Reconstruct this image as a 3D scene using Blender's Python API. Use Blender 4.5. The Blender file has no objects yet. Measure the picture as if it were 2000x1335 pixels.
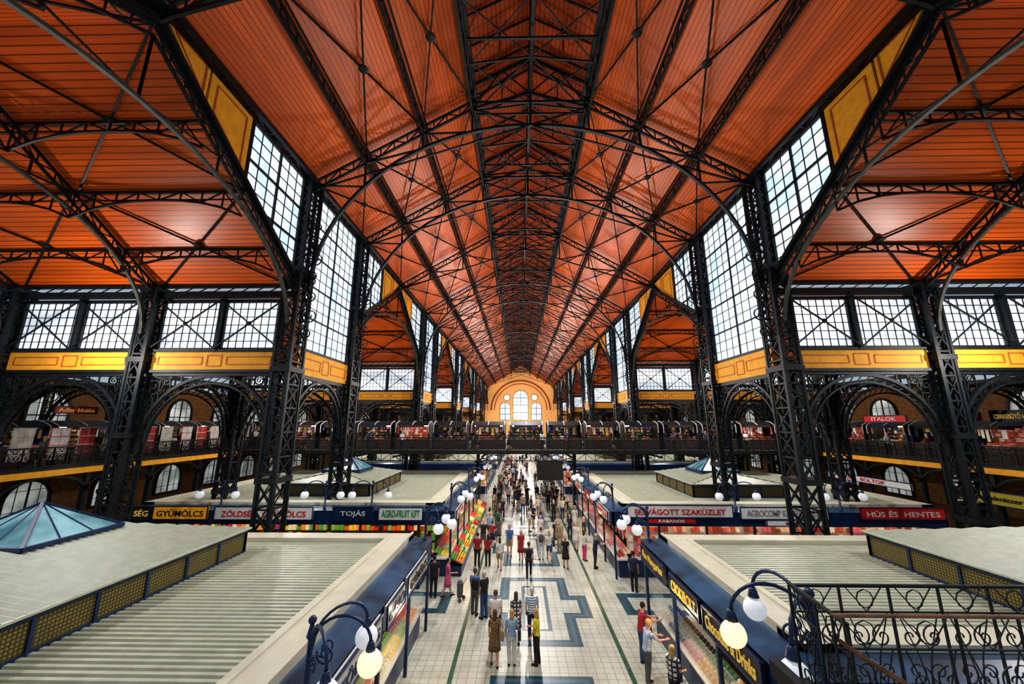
import bpy, math, random
from mathutils import Vector, Matrix
random.seed(7)
sc=bpy.context.scene; COL=sc.collection
V=Vector
# ------------------------------------------------------------------ materials
def mat(name,color,rough=0.6,metal=0.0,em=0.0,emc=None,var=0.12,scale=3.0,trans=0.0,stripe=None,kind=None,color2=None,spec=0.5,ns=None,dcol=None):
    m=bpy.data.materials.new(name); m.use_nodes=True
    nt=m.node_tree; N=nt.nodes; L=nt.links
    b=N['Principled BSDF']; b.inputs['Roughness'].default_value=rough; b.inputs['Metallic'].default_value=metal
    b.inputs['Specular IOR Level'].default_value=spec
    tc=N.new('ShaderNodeTexCoord'); nz=N.new('ShaderNodeTexNoise'); nz.inputs['Scale'].default_value=scale; nz.inputs['Detail'].default_value=3
    if ns:
        mp=N.new('ShaderNodeMapping'); mp.inputs['Scale'].default_value=ns; L.new(tc.outputs['Object'],mp.inputs['Vector']); L.new(mp.outputs['Vector'],nz.inputs['Vector'])
    else: L.new(tc.outputs['Object'],nz.inputs['Vector'])
    mx=N.new('ShaderNodeMix'); mx.data_type='RGBA'
    c=tuple(color)+(1,)
    d=(tuple(dcol)+(1,)) if dcol else tuple(max(0,x*(1-var*2)) for x in color)+(1,)
    mx.inputs[6].default_value=d; mx.inputs[7].default_value=c
    mr=N.new('ShaderNodeMapRange'); mr.inputs['From Min'].default_value=.35; mr.inputs['From Max'].default_value=.65
    L.new(nz.outputs['Fac'],mr.inputs['Value']); L.new(mr.outputs['Result'],mx.inputs[0]); out=mx.outputs[2]
    if stripe:
        ax,per,wd,dark=stripe
        sp=N.new('ShaderNodeSeparateXYZ'); L.new(tc.outputs['Object'],sp.inputs[0])
        fac=None
        for a in ax:
            dv2=N.new('ShaderNodeMath'); dv2.operation='DIVIDE'; dv2.inputs[1].default_value=per; L.new(sp.outputs[a],dv2.inputs[0])
            fr2=N.new('ShaderNodeMath'); fr2.operation='FRACT'; L.new(dv2.outputs[0],fr2.inputs[0])
            lt2=N.new('ShaderNodeMath'); lt2.operation='LESS_THAN'; lt2.inputs[1].default_value=wd; L.new(fr2.outputs[0],lt2.inputs[0])
            if fac is None: fac=lt2.outputs[0]
            else:
                mm=N.new('ShaderNodeMath'); mm.operation='MAXIMUM'; L.new(fac,mm.inputs[0]); L.new(lt2.outputs[0],mm.inputs[1]); fac=mm.outputs[0]
        m3=N.new('ShaderNodeMix'); m3.data_type='RGBA'; L.new(fac,m3.inputs[0]); L.new(out,m3.inputs[6])
        m3.inputs[7].default_value=(tuple(color2)+(1,)) if color2 else tuple(x*dark for x in color)+(1,)
        out=m3.outputs[2]
    L.new(out,b.inputs['Base Color'])
    if em>0:
        if emc is None: L.new(out,b.inputs['Emission Color'])
        else: b.inputs['Emission Color'].default_value=tuple(emc)+(1,)
        b.inputs['Emission Strength'].default_value=em
    if trans>0: b.inputs['Alpha'].default_value=1-trans
    return m
M={}
M['iron']=mat('cast_iron_paint',(0.009,0.013,0.016),0.5,0.0,var=0.3,spec=.35)
M['iron2']=mat('iron_rib_paint',(0.075,0.082,0.07),0.5,0.0,var=0.25,spec=.4)
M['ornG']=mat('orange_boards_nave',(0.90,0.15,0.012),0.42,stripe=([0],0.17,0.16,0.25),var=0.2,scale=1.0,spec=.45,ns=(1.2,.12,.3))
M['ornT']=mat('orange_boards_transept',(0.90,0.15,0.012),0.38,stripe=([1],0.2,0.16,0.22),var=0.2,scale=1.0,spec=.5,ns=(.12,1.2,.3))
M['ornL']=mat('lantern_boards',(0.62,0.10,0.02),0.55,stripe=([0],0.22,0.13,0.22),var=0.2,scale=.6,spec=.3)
M['lowroof']=mat('low_roof_plaster',(0.12,0.10,0.07),0.8)
M['yellow']=mat('ochre_panel_paint',(0.88,0.40,0.035),0.6,var=0.08,spec=.2)
M['yline']=mat('red_panel_line',(0.45,0.10,0.03),0.6)
M['wall']=mat('ochre_brick_wall',(0.27,0.125,0.035),0.85,stripe=([2],0.3,0.1,0.6),var=0.18)
M['endwall']=mat('end_wall_plaster_glow',(0.90,0.45,0.15),0.8,em=0.33,var=0.1,scale=.15)  # plaster emits a soft warm glow in place of light falling on it
M['glass']=mat('daylight_glow_glass',(0.80,0.90,0.98),0.3,em=1.0,scale=0.45,dcol=(.46,.62,.78))  # panes emit by themselves, standing in for daylight outside
M['glassw']=mat('daylight_glow_glass_street',(0.86,0.90,0.95),0.3,em=1.05,scale=0.5,dcol=(.42,.47,.52),ns=(.35,1,1.6))  # same emissive daylight, with grey blotches for the buildings behind
M['glassd']=mat('dim_daylight_glow_glass',(0.78,0.84,0.80),0.3,em=0.38,var=0.35,scale=0.5)  # weaker emission standing in for daylight in the outer walls
M['cream']=mat('cream_parapet',(0.64,0.61,0.47),0.45,var=0.06,scale=1.5)
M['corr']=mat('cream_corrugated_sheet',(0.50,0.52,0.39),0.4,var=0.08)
M['corrd']=mat('corrugated_valley_shade',(0.33,0.36,0.27),0.5,var=0.08)  # darker sheet colour paints shade into the corrugation
M['blue']=mat('navy_paint',(0.006,0.028,0.10),0.38,var=0.2)
M['ledge']=mat('blue_grey_canopy',(0.03,0.10,0.19),0.28,var=0.35,scale=1.0)
M['screen']=mat('ochre_wire_screen',(0.27,0.21,0.045),0.6,stripe=([1,2],0.08,0.4,0.2))
M['sky']=mat('skylight_glass',(0.26,0.47,0.52),0.1,em=0.12,scale=0.9,dcol=(.05,.16,.20))  # two-tone tint and faint glow paint in a reflection
M['tile']=mat('grey_cream_floor_tile',(0.50,0.51,0.43),0.36,stripe=([0,1],0.3,0.07,0.4),var=0.14,scale=1.0)
M['tileb']=mat('dark_teal_floor_tile',(0.010,0.075,0.11),0.35,stripe=([0,1],0.3,0.07,0.5),var=0.2,scale=1.0)
M['tilem']=mat('blue_grey_floor_tile',(0.05,0.14,0.20),0.35,stripe=([0,1],0.3,0.07,0.5),var=0.2,scale=1.0)
M['tileg']=mat('green_floor_tile',(0.008,0.09,0.05),0.35,stripe=([0,1],0.3,0.07,0.45),var=0.2)
M['globe']=mat('opal_glass_globe',(0.85,0.88,0.92),0.12,em=0.3,var=0.03)
M['globeon']=mat('lit_opal_globe',(1.0,0.80,0.50),0.2,em=1.2,emc=(1.0,0.70,0.36),var=0.03)
M['warm']=mat('lit_strip',(1,0.8,0.5),0.5,em=9.0,emc=(1,0.72,0.38))
M['wood']=mat('brown_varnished_wood',(0.26,0.10,0.03),0.35,var=0.3,scale=8)
M['white']=mat('white_sign',(0.76,0.74,0.70),0.5,var=0.03)
M['black']=mat('black_sign',(0.012,0.011,0.010),0.4)
M['red']=mat('red_sign',(0.60,0.012,0.012),0.45,var=0.05)
M['green']=mat('green_sign',(0.03,0.28,0.07),0.5,var=0.05)
M['gold']=mat('gold_letter',(0.85,0.58,0.12),0.4,em=0.15,var=0.05)
M['orange']=mat('orange_sign',(0.95,0.42,0.02),0.5,em=.12,var=0.05)
M['olive']=mat('olive_yellow_sign',(0.42,0.33,0.03),0.5,var=0.05)
M['vit']=mat('case_glass',(0.6,0.8,0.9),0.05,trans=0.85,var=0.02)
M['grey']=mat('grey_letter',(0.3,0.3,0.3),0.5)
M['slab']=mat('gallery_slab',(0.10,0.07,0.04),0.7)
M['dark']=mat('dark_stall_interior',(0.05,0.03,0.025),0.7)
PAL={}
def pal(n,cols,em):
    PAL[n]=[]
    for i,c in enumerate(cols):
        k='goods_%s_%d'%(n,i); M[k]=mat(k,c,.45,em=em,var=.15,scale=9); PAL[n].append(k)  # goods emit a little, painting in the stall lighting
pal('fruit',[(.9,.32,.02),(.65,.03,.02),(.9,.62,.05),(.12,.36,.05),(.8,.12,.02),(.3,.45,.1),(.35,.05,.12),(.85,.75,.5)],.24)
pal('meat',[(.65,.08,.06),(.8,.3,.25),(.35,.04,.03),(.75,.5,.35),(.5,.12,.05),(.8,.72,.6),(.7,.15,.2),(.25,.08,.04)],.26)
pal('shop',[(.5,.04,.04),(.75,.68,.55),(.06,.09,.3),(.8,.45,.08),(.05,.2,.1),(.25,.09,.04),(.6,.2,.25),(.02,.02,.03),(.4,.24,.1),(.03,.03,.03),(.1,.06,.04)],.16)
def G(name,c,r=0.6):
    if name not in M: M[name]=mat(name,c,r,var=0.1,scale=12)
    return M[name]
# ------------------------------------------------------------------ mesh builder
class MB:
    def __init__(s): s.v=[]; s.f=[]; s.m=[]
    def add(s,vs,fs,m=0):
        o=len(s.v); s.v+= [tuple(x) for x in vs]; s.f+=[tuple(i+o for i in f) for f in fs]; s.m+=[m]*len(fs)
    def box(s,a,b,m=0):
        x0,y0,z0=[min(a[i],b[i]) for i in range(3)]; x1,y1,z1=[max(a[i],b[i]) for i in range(3)]
        s.add([(x0,y0,z0),(x1,y0,z0),(x1,y1,z0),(x0,y1,z0),(x0,y0,z1),(x1,y0,z1),(x1,y1,z1),(x0,y1,z1)],
              [(0,3,2,1),(4,5,6,7),(0,1,5,4),(1,2,6,5),(2,3,7,6),(3,0,4,7)],m)
    def beam(s,p,q,w,h=None,up=(0,0,1),m=0):
        p=V(p);q=V(q);h=h or w; d=q-p
        if d.length<1e-6:return
        d.normalize(); u=V(up)
        if abs(d.dot(u))>0.97: u=V((1,0,0)) if abs(d.x)<0.9 else V((0,1,0))
        a=d.cross(u).normalized()*(w/2); b=a.cross(d).normalized()*(h/2)
        vs=[p-a-b,p+a-b,p+a+b,p-a+b,q-a-b,q+a-b,q+a+b,q-a+b]
        s.add(vs,[(0,3,2,1),(4,5,6,7),(0,1,5,4),(1,2,6,5),(2,3,7,6),(3,0,4,7)],m)
    def path(s,pts,w,h=None,up=(0,0,1),m=0):
        for a,b in zip(pts[:-1],pts[1:]): s.beam(a,b,w,h,up,m)
    def tube(s,pts,rs,n=8,m=0,sx=1.0):
        pts=[V(p) for p in pts]
        if not hasattr(rs,'__len__'): rs=[rs]*len(pts)
        rings=[]; prev=None
        for i,p in enumerate(pts):
            d=(pts[min(i+1,len(pts)-1)]-pts[max(i-1,0)])
            if d.length<1e-7:d=V((0,0,1))
            d.normalize()
            if prev is None:
                u=V((1,0,0)) if abs(d.x)<0.9 else V((0,1,0))
            else: u=prev
            a=(u-d*u.dot(d)).normalized(); prev=a; b=d.cross(a)
            rings.append([p+a*(math.cos(2*math.pi*k/n)*rs[i]*sx)+b*(math.sin(2*math.pi*k/n)*rs[i]) for k in range(n)])
        vs=[x for r in rings for x in r]; fs=[]
        for i in range(len(rings)-1):
            for k in range(n):
                fs.append((i*n+k,i*n+(k+1)%n,(i+1)*n+(k+1)%n,(i+1)*n+k))
        fs.append(tuple(reversed(range(n)))); fs.append(tuple((len(rings)-1)*n+k for k in range(n)))
        s.add(vs,fs,m)
    def loft(s,rings,n=14,m=0):
        vs=[];fs=[]
        for (cx,cy,z,rx,ry) in rings:
            for k in range(n):
                t=2*math.pi*k/n; vs.append((cx+rx*math.cos(t),cy+ry*math.sin(t),z))
        for i in range(len(rings)-1):
            for k in range(n): fs.append((i*n+k,i*n+(k+1)%n,(i+1)*n+(k+1)%n,(i+1)*n+k))
        fs.append(tuple(reversed(range(n)))); fs.append(tuple((len(rings)-1)*n+k for k in range(n)))
        s.add(vs,fs,m)
    def ball(s,c,r,seg=12,ring=8,m=0):
        if not hasattr(r,'__len__'): r=(r,r,r)
        vs=[];fs=[]
        vs.append((c[0],c[1],c[2]-r[2]))
        for i in range(1,ring):
            t=math.pi*i/ring
            for k in range(seg):
                p=2*math.pi*k/seg; vs.append((c[0]+r[0]*math.sin(t)*math.cos(p),c[1]+r[1]*math.sin(t)*math.sin(p),c[2]-r[2]*math.cos(t)))
        vs.append((c[0],c[1],c[2]+r[2])); e=len(vs)-1
        for k in range(seg): fs.append((0,1+(k+1)%seg,1+k))
        for i in range(ring-2):
            for k in range(seg):
                a=1+i*seg+k;b=1+i*seg+(k+1)%seg; fs.append((a,b,b+seg,a+seg))
        for k in range(seg):
            a=1+(ring-2)*seg+k;b=1+(ring-2)*seg+(k+1)%seg; fs.append((a,b,e))
        s.add(vs,fs,m)
    def lat(s,p,q,dv,n,c,w,up=(0,0,1)):
        p=V(p);q=V(q);dv=V(dv)
        s.beam(p,q,c,c,up); s.beam(p+dv,q+dv,c,c,up)
        for i in range(n):
            a=p.lerp(q,i/n);b=p.lerp(q,(i+1)/n)
            if i%2: s.beam(a+dv,b,w,w,up)
            else: s.beam(a,b+dv,w,w,up)
            if i: s.beam(a,a+dv,w,w,(1,0,0.1))
    def mesh(s,name,mats,smooth=False):
        me=bpy.data.meshes.new(name); me.from_pydata(s.v,[],s.f)
        for m in mats: me.materials.append(M[m] if isinstance(m,str) else m)
        if len(mats)>1: me.polygons.foreach_set('material_index',s.m)
        if smooth: me.polygons.foreach_set('use_smooth',[True]*len(me.polygons))
        me.update(); return me
def O(name,me,parent=None,loc=(0,0,0),rz=0,label=None,cat=None,group=None,kind=None,link=True):
    o=bpy.data.objects.new(name,me); o.location=loc; o.rotation_euler=(0,0,rz)
    if parent: o.parent=parent
    if label:o['label']=label
    if cat:o['category']=cat
    if group:o['group']=group
    if kind:o['kind']=kind
    if link: COL.objects.link(o)
    return o
# ------------------------------------------------------------------ layout
NX=11.8; X2=18.9; X3=26.0; XW=32.0
EAVE=20.8; SL=0.588; TE=14.75; TR=20.1; LH=3.2
TRAN=[(0.4+24.1*k,17.9+24.1*k) for k in range(6)]
YEND=138.4
SHORT=[(TRAN[k][1],TRAN[k+1][0]) for k in range(5)]
# floor
fb=MB()
cs=0.15
x0,x1,y0,y1=-9.0,9.0,9.0,69.0
nx=int(round((x1-x0)/cs)); ny=int(round((y1-y0)/cs))
for j in range(ny+1):
    for i in range(nx+1): fb.v.append((x0+i*cs,y0+j*cs,0))
def inS(x,yy,e): return (abs(x)<1.65-e and abs(yy)<3.15-e) or (abs(x)<2.4-e and abs(yy)<1.05-e)
for j in range(ny):
    for i in range(nx):
        x=x0+(i+.5)*cs; y=y0+(j+.5)*cs; a=j*(nx+1)+i
        yy=((y-19.05+3.95)%7.9)-3.95; m=0
        if inS(x,yy,0) and not inS(x,yy,0.45): m=1 if (not inS(x,yy,.15) or inS(x,yy,.3)) else 3
        if inS(x,yy,1.05) and not inS(x,yy,1.2): m=1
        if abs(abs(x)-2.925)<0.076: m=2
        if 3.9<abs(x)<8 and abs(y-19.3)<1.05 and not (4.4<abs(x)<7.5 and abs(y-19.3)<0.6): m=1
        fb.f.append((a,a+1,a+nx+2,a+nx+1)); fb.m.append(m)
for (a,b,c,d) in [(-XW,-3,x0,YEND),(x1,-3,XW,YEND),(x0,-3,x1,y0),(x0,y1,x1,YEND)]:
    fb.add([(a,b,0),(c,b,0),(c,d,0),(a,d,0)],[(0,1,2,3)],0)
O('floor',fb.mesh('floor',['tile','tileb','tileg','tilem']),kind='structure',label='grey cream tiled market floor with dark teal stepped figures and green lines')
# ceiling
cb=MB(); zl=EAVE+(NX-LH)*SL; zl2=zl+1.1; zr=zl2+LH*0.5
for s in (-1,1):
    cb.add([(s*(NX+.3),0.4,EAVE-.15),(s*(NX+.3),YEND,EAVE-.15),(s*LH,YEND,zl),(s*LH,0.4,zl)],[(0,1,2,3)],0)
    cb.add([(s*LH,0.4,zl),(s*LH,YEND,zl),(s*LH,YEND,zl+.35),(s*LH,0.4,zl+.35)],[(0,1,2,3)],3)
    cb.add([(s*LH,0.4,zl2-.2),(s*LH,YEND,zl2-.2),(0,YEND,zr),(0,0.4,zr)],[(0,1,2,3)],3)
    for (a,b) in TRAN:
        ym=(a+b)/2
        cb.add([(s*(NX-.1),a,TE),(s*(XW+.3),a,TE),(s*(XW+.3),ym,TR),(s*(NX-.1),ym,TR)],[(0,1,2,3)],1)
        cb.add([(s*(NX-.1),ym,TR),(s*(XW+.3),ym,TR),(s*(XW+.3),b,TE),(s*(NX-.1),b,TE)],[(0,1,2,3)],1)
    for (a,b) in SHORT:
        cb.box((s*NX,a+.2,10.95),(s*XW,b-.2,11.1),2)
O('ceiling',cb.mesh('ceiling',['ornG','ornT','lowroof','ornL']),kind='structure',label='orange painted board ceiling of nave and transepts')
# walls
WN=[0]; TN=[0]
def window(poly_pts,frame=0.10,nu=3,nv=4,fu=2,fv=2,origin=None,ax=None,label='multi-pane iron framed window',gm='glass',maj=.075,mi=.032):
    WN[0]+=1
    U,Vv,Nn=[V(a) for a in ax]; og=V(origin)
    P=lambda u,v,d=0: og+U*u+Vv*v+Nn*d
    fr=MB()
    k=len(poly_pts)
    for i in range(k):
        a=poly_pts[i]; b=poly_pts[(i+1)%k]; fr.beam(P(*a),P(*b),frame*1.6,frame*1.3,up=Nn)
    us=[p[0] for p in poly_pts]; vs=[p[1] for p in poly_pts]
    u0,u1,v0,v1=min(us),max(us),min(vs),max(vs)
    def clip(axis,val):
        r=[]
        for i in range(k):
            a=poly_pts[i];b=poly_pts[(i+1)%k]
            if (a[axis]-val)*(b[axis]-val)<0:
                t=(val-a[axis])/(b[axis]-a[axis]); r.append(a[1-axis]+(b[1-axis]-a[1-axis])*t)
        return (min(r),max(r)) if len(r)>=2 else None
    for i in range(1,nu*fu):
        u=u0+(u1-u0)*i/(nu*fu); c=clip(0,u)
        if c: w=maj if i%fu==0 else mi; fr.beam(P(u,c[0]),P(u,c[1]),w,w,up=Nn)
    for i in range(1,nv*fv):
        v=v0+(v1-v0)*i/(nv*fv); c=clip(1,v)
        if c: w=maj if i%fv==0 else mi; fr.beam(P(c[0],v),P(c[1],v),w,w,up=Nn)
    o=O('window_%d'%WN[0],fr.mesh('window_frame',['iron']),kind='structure',label=label)
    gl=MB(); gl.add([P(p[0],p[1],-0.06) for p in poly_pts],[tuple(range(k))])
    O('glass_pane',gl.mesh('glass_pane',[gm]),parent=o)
    return o
def panel(poly,origin,ax):
    TN[0]+=1
    U,Vv,Nn=[V(a) for a in ax]; og=V(origin); P=lambda u,v,d=0: og+U*u+Vv*v+Nn*d
    b=MB(); k=len(poly)
    b.add([P(p[0],p[1],0.0) for p in poly]+[P(p[0],p[1],0.08) for p in poly],[tuple(range(k)),tuple(k+i for i in range(k))]+[(i,(i+1)%k,k+(i+1)%k,k+i) for i in range(k)],0)
    cu=sum(p[0] for p in poly)/k; cv=sum(p[1] for p in poly)/k
    q=[(cu+(p[0]-cu)*0.72,cv+(p[1]-cv)*0.72) for p in poly]
    for i in range(k): b.beam(P(*q[i],0.09),P(*q[(i+1)%k],0.09),0.06,0.03,up=Nn,m=1)
    return O('trim_%d'%TN[0],b.mesh('trim',['yellow','yline']),kind='structure',label='ochre painted panel with thin red border line')
def bandpanel(u0,u1,v0,v1,origin,ax):
    TN[0]+=1
    U,Vv,Nn=[V(a) for a in ax]; og=V(origin); P=lambda u,v,d=0: og+U*u+Vv*v+Nn*d
    b=MB()
    c=[P(u0,v0),P(u1,v0),P(u1,v1),P(u0,v1)]; c2=[x+Nn*0.12 for x in c]
    b.add(c+c2,[(0,1,2,3),(4,5,6,7),(0,1,5,4),(1,2,6,5),(2,3,7,6),(3,0,4,7)],0)
    def rect(a0,a1,b0,b1):
        q=[(a0,b0),(a1,b0),(a1,b1),(a0,b1)]
        for i in range(4): b.beam(P(*q[i],0.13),P(*q[(i+1)%4],0.13),0.05,0.02,up=Nn,m=1)
    um=(u0+u1)/2; h=v1-v0; g=h*0.28
    rect(u0+.3,um-.6,v0+g,v1-g); rect(um+.6,u1-.3,v0+g,v1-g); rect(um-.35,um+.35,v0+g*.7,v1-g*.7)
    return O('trim_%d'%TN[0],b.mesh('trim',['yellow','yline']),kind='structure',label='ochre painted spandrel band with red outlined panels')
for s in (-1,1):
    nrm=(-s,0,0)
    for k,(a,b) in enumerate(SHORT):
        ax=((0,1,0),(0,0,1),nrm)
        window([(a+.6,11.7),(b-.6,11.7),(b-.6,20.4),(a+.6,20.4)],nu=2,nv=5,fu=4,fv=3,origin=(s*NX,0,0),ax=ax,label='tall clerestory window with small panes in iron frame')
        bandpanel(a+.55,b-.55,10.4,11.6,(s*NX,0,0),ax)
    for k,(a,b) in enumerate(TRAN):
        ym=(a+b)/2; ax=((0,1,0),(0,0,1),nrm)
        f=lambda y: TR-abs(y-ym)*(TR-TE)/(b-ym)+.05
        TN[0]+=1; bk=MB()
        bk.add([(s*(NX+.14),a,TE-.1),(s*(NX+.14),ym,TR-.1),(s*(NX+.14),b,TE-.1),(s*(NX+.14),b,EAVE),(s*(NX+.14),a,EAVE)],[(0,1,4),(1,2,3),(1,3,4)])
        for d in (-1,1): bk.beam((s*(NX-.05),ym,TR+.05),(s*(NX-.05),ym+d*8.75,TE+.05),.16,.3,up=(1,0,0))
        O('trim_%d'%TN[0],bk.mesh('trim',['iron']),kind='structure',label='black iron backing and raking beam between nave and transept roof')
        for d in ((-1,1) if k else (1,)):
            e=b if d>0 else a
            ya=ym+d*4.3; yb=e-d*.55
            if k==5 and d>0: continue
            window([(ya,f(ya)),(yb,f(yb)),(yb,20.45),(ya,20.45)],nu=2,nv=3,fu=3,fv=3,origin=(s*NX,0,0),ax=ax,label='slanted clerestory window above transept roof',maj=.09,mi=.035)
            yc=ym+d*2.05; yd=ym+d*.5
            panel([(yc,f(yc)),(ya-d*.15,f(ya)),(ya-d*.15,20.45),(yc,20.45)],(s*NX,0,0),ax)
            panel([(yc-d*.1,f(yc)+.1),(yc-d*.1,20.55),(yd-d*.3,20.5)],(s*NX,0,0),ax)
    for (a_,b) in TRAN[:5]:
        yp=b; ax=((1,0,0),(0,0,1),(0,-1,0))
        for (xa,xb) in ((NX,X2),(X2,X3),(X3,XW)):
            u0,u1=sorted((s*(xa+.5),s*(xb-.5))); um=(u0+u1)/2
            bandpanel(u0,u1,10.5,11.35,(0,yp,0),ax)
            for (q0,q1) in ((u0,um-.08),(um+.08,u1)):
                window([(q0,11.5),(q1,11.5),(q1,13.95),(q0,13.95)],nu=1,nv=1,fu=8,fv=6,origin=(0,yp,0),ax=ax,label='wide transept clerestory window with fine square panes',gm='glassw')
for s,nm in ((-1,'left'),(1,'right')):
    b=MB(); b.box((s*XW,-3,0),(s*(XW+.5),YEND,11.0))
    O('wall_'+nm,b.mesh('wall',['wall']),kind='structure',label='ochre brick outer wall of market hall')
def archpoly(w,h):
    r=w/2; return [(-r,0),(r,0)]+[(r*math.cos(math.pi*i/10),h-r+r*math.sin(math.pi*i/10)) for i in range(0,11)]
for s in (-1,1):
    y=15.0
    while y<YEND-4:
        for (z,h) in ((2.0,2.4),(6.9,3.2)):
            window(archpoly(2.4,h),nu=2,nv=2,fu=2,fv=2,origin=(s*(XW-.12),y,z),ax=((0,1,0),(0,0,1),(-s,0,0)),label='round-arched window in brick wall',gm='glassd')
        y+=5.0 if y<60 else 8
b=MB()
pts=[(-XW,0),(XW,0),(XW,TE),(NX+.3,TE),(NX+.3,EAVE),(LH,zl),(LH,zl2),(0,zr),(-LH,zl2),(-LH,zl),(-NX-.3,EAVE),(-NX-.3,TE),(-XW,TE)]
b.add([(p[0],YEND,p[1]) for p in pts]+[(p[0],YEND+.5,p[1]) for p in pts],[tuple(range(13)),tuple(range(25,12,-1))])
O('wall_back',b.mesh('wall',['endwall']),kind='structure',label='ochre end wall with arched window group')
axb=((1,0,0),(0,0,1),(0,-1,0))
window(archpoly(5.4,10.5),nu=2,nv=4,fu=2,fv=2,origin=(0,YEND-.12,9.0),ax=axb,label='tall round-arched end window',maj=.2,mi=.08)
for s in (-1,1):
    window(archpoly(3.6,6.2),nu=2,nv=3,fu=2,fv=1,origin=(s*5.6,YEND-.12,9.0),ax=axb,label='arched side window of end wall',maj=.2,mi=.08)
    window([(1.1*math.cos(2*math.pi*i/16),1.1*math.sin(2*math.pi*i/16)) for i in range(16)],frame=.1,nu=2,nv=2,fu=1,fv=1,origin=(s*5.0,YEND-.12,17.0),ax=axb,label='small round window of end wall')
TN[0]+=1
b=MB()
for r,w in ((10.6,.5),(9.4,.25)):
    b.path([(r*math.cos(math.pi*i/24),YEND-.15,12.5+r*math.sin(math.pi*i/24)) for i in range(25)],w,.2,up=(0,1,0))
O('trim_%d'%TN[0],b.mesh('trim',['yline']),kind='structure',label='red arch moulding on end wall')
for s in (-1,1):
    for k in range(12):
        ya=0.6+k*11.5
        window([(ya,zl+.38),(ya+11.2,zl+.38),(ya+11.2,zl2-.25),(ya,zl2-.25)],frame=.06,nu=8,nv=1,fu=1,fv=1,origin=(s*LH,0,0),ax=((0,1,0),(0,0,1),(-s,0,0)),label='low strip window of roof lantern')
# ------------------------------------------------------------------ columns
def colmesh(h,wx,wy):
    b=MB(); hx=wx/2;hy=wy/2
    for i in (-1,1):
        for j in (-1,1):
            b.box((i*hx-.06,j*hy-.06,0),(i*hx+.06,j*hy+.06,h))
            b.box((i*hx-i*.16,j*hy-.02,0),(i*hx,j*hy+.02,h)); b.box((i*hx-.02,j*hy-j*.16,0),(i*hx+.02,j*hy,h))
    n=max(3,int(h/1.05))
    for k in range(n):
        z0=h*k/n; z1=h*(k+1)/n
        for j in (-1,1):
            b.beam((-hx,j*hy,z0),(hx,j*hy,z1),.065,.035,up=(0,1,0)); b.beam((hx,j*hy,z0),(-hx,j*hy,z1),.065,.035,up=(0,1,0))
            b.beam((j*hx,-hy,z0),(j*hx,hy,z1),.065,.035,up=(1,0,0)); b.beam((j*hx,hy,z0),(j*hx,-hy,z1),.065,.035,up=(1,0,0))
            b.box((-hx,j*hy-.02,z1-.08),(hx,j*hy+.02,z1)); b.box((j*hx-.02,-hy,z1-.08),(j*hx+.02,hy,z1))
    for z in (0,h*.26,h*.5,h*.74,h-.3): b.box((-hx-.1,-hy-.1,z),(hx+.1,hy+.1,z+.24))
    b.box((-hx-.25,-hy-.25,0),(hx+.25,hy+.25,.5))
    b.box((-.03,-.15,0),(.03,.15,h))
    return b.mesh('lattice_column',['iron'])
def spiral(b,c,r,turns,a0,sg,plane,w=.05):
    pts=[]
    for i in range(int(turns*14)+1):
        t=i/14; rr=r*(1-t/turns*.85); an=a0+sg*2*math.pi*t
        u=rr*math.cos(an); v=rr*math.sin(an)
        pts.append(V(c)+(V((u,0,v)) if plane=='x' else V((0,u,v))))
    b.path(pts,w,w,up=(0,1,0) if plane=='x' else (1,0,0))
cmN=colmesh(EAVE-.1,.75,1.1); cmA=colmesh(TE-.1,.7,.8)
ob_=MB()
for z,r in ((0,.45),(1.0,.35),(1.8,.28),(-.9,.3)): spiral(ob_,(.5+r*.6,0,z),r,1.8,math.pi/2,1,'x')
ob_.path([(.42+.25*math.sin(t*.5),0,-1.3+.35*t) for t in range(11)],.06)
orn=ob_.mesh('scroll_ornament',['iron'])
for s in (-1,1):
    for yp in sorted([b for a,b in TRAN[:5]]+[a for a,b in TRAN[1:]]):
        o=O('nave_column',cmN,loc=(s*NX,yp,0),rz=(0 if s<0 else math.pi),label='tall black riveted iron lattice column carrying nave roof',cat='column',group='nave lattice columns')
        for z in (13.2,16.2): O('scroll_ornament',orn,parent=o,loc=(0,0,z))
        for xx in (X2,X3):
            O('aisle_column',cmA,loc=(s*xx,yp,0),label='black iron lattice column of the side aisle',cat='column',group='aisle lattice columns')
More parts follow.
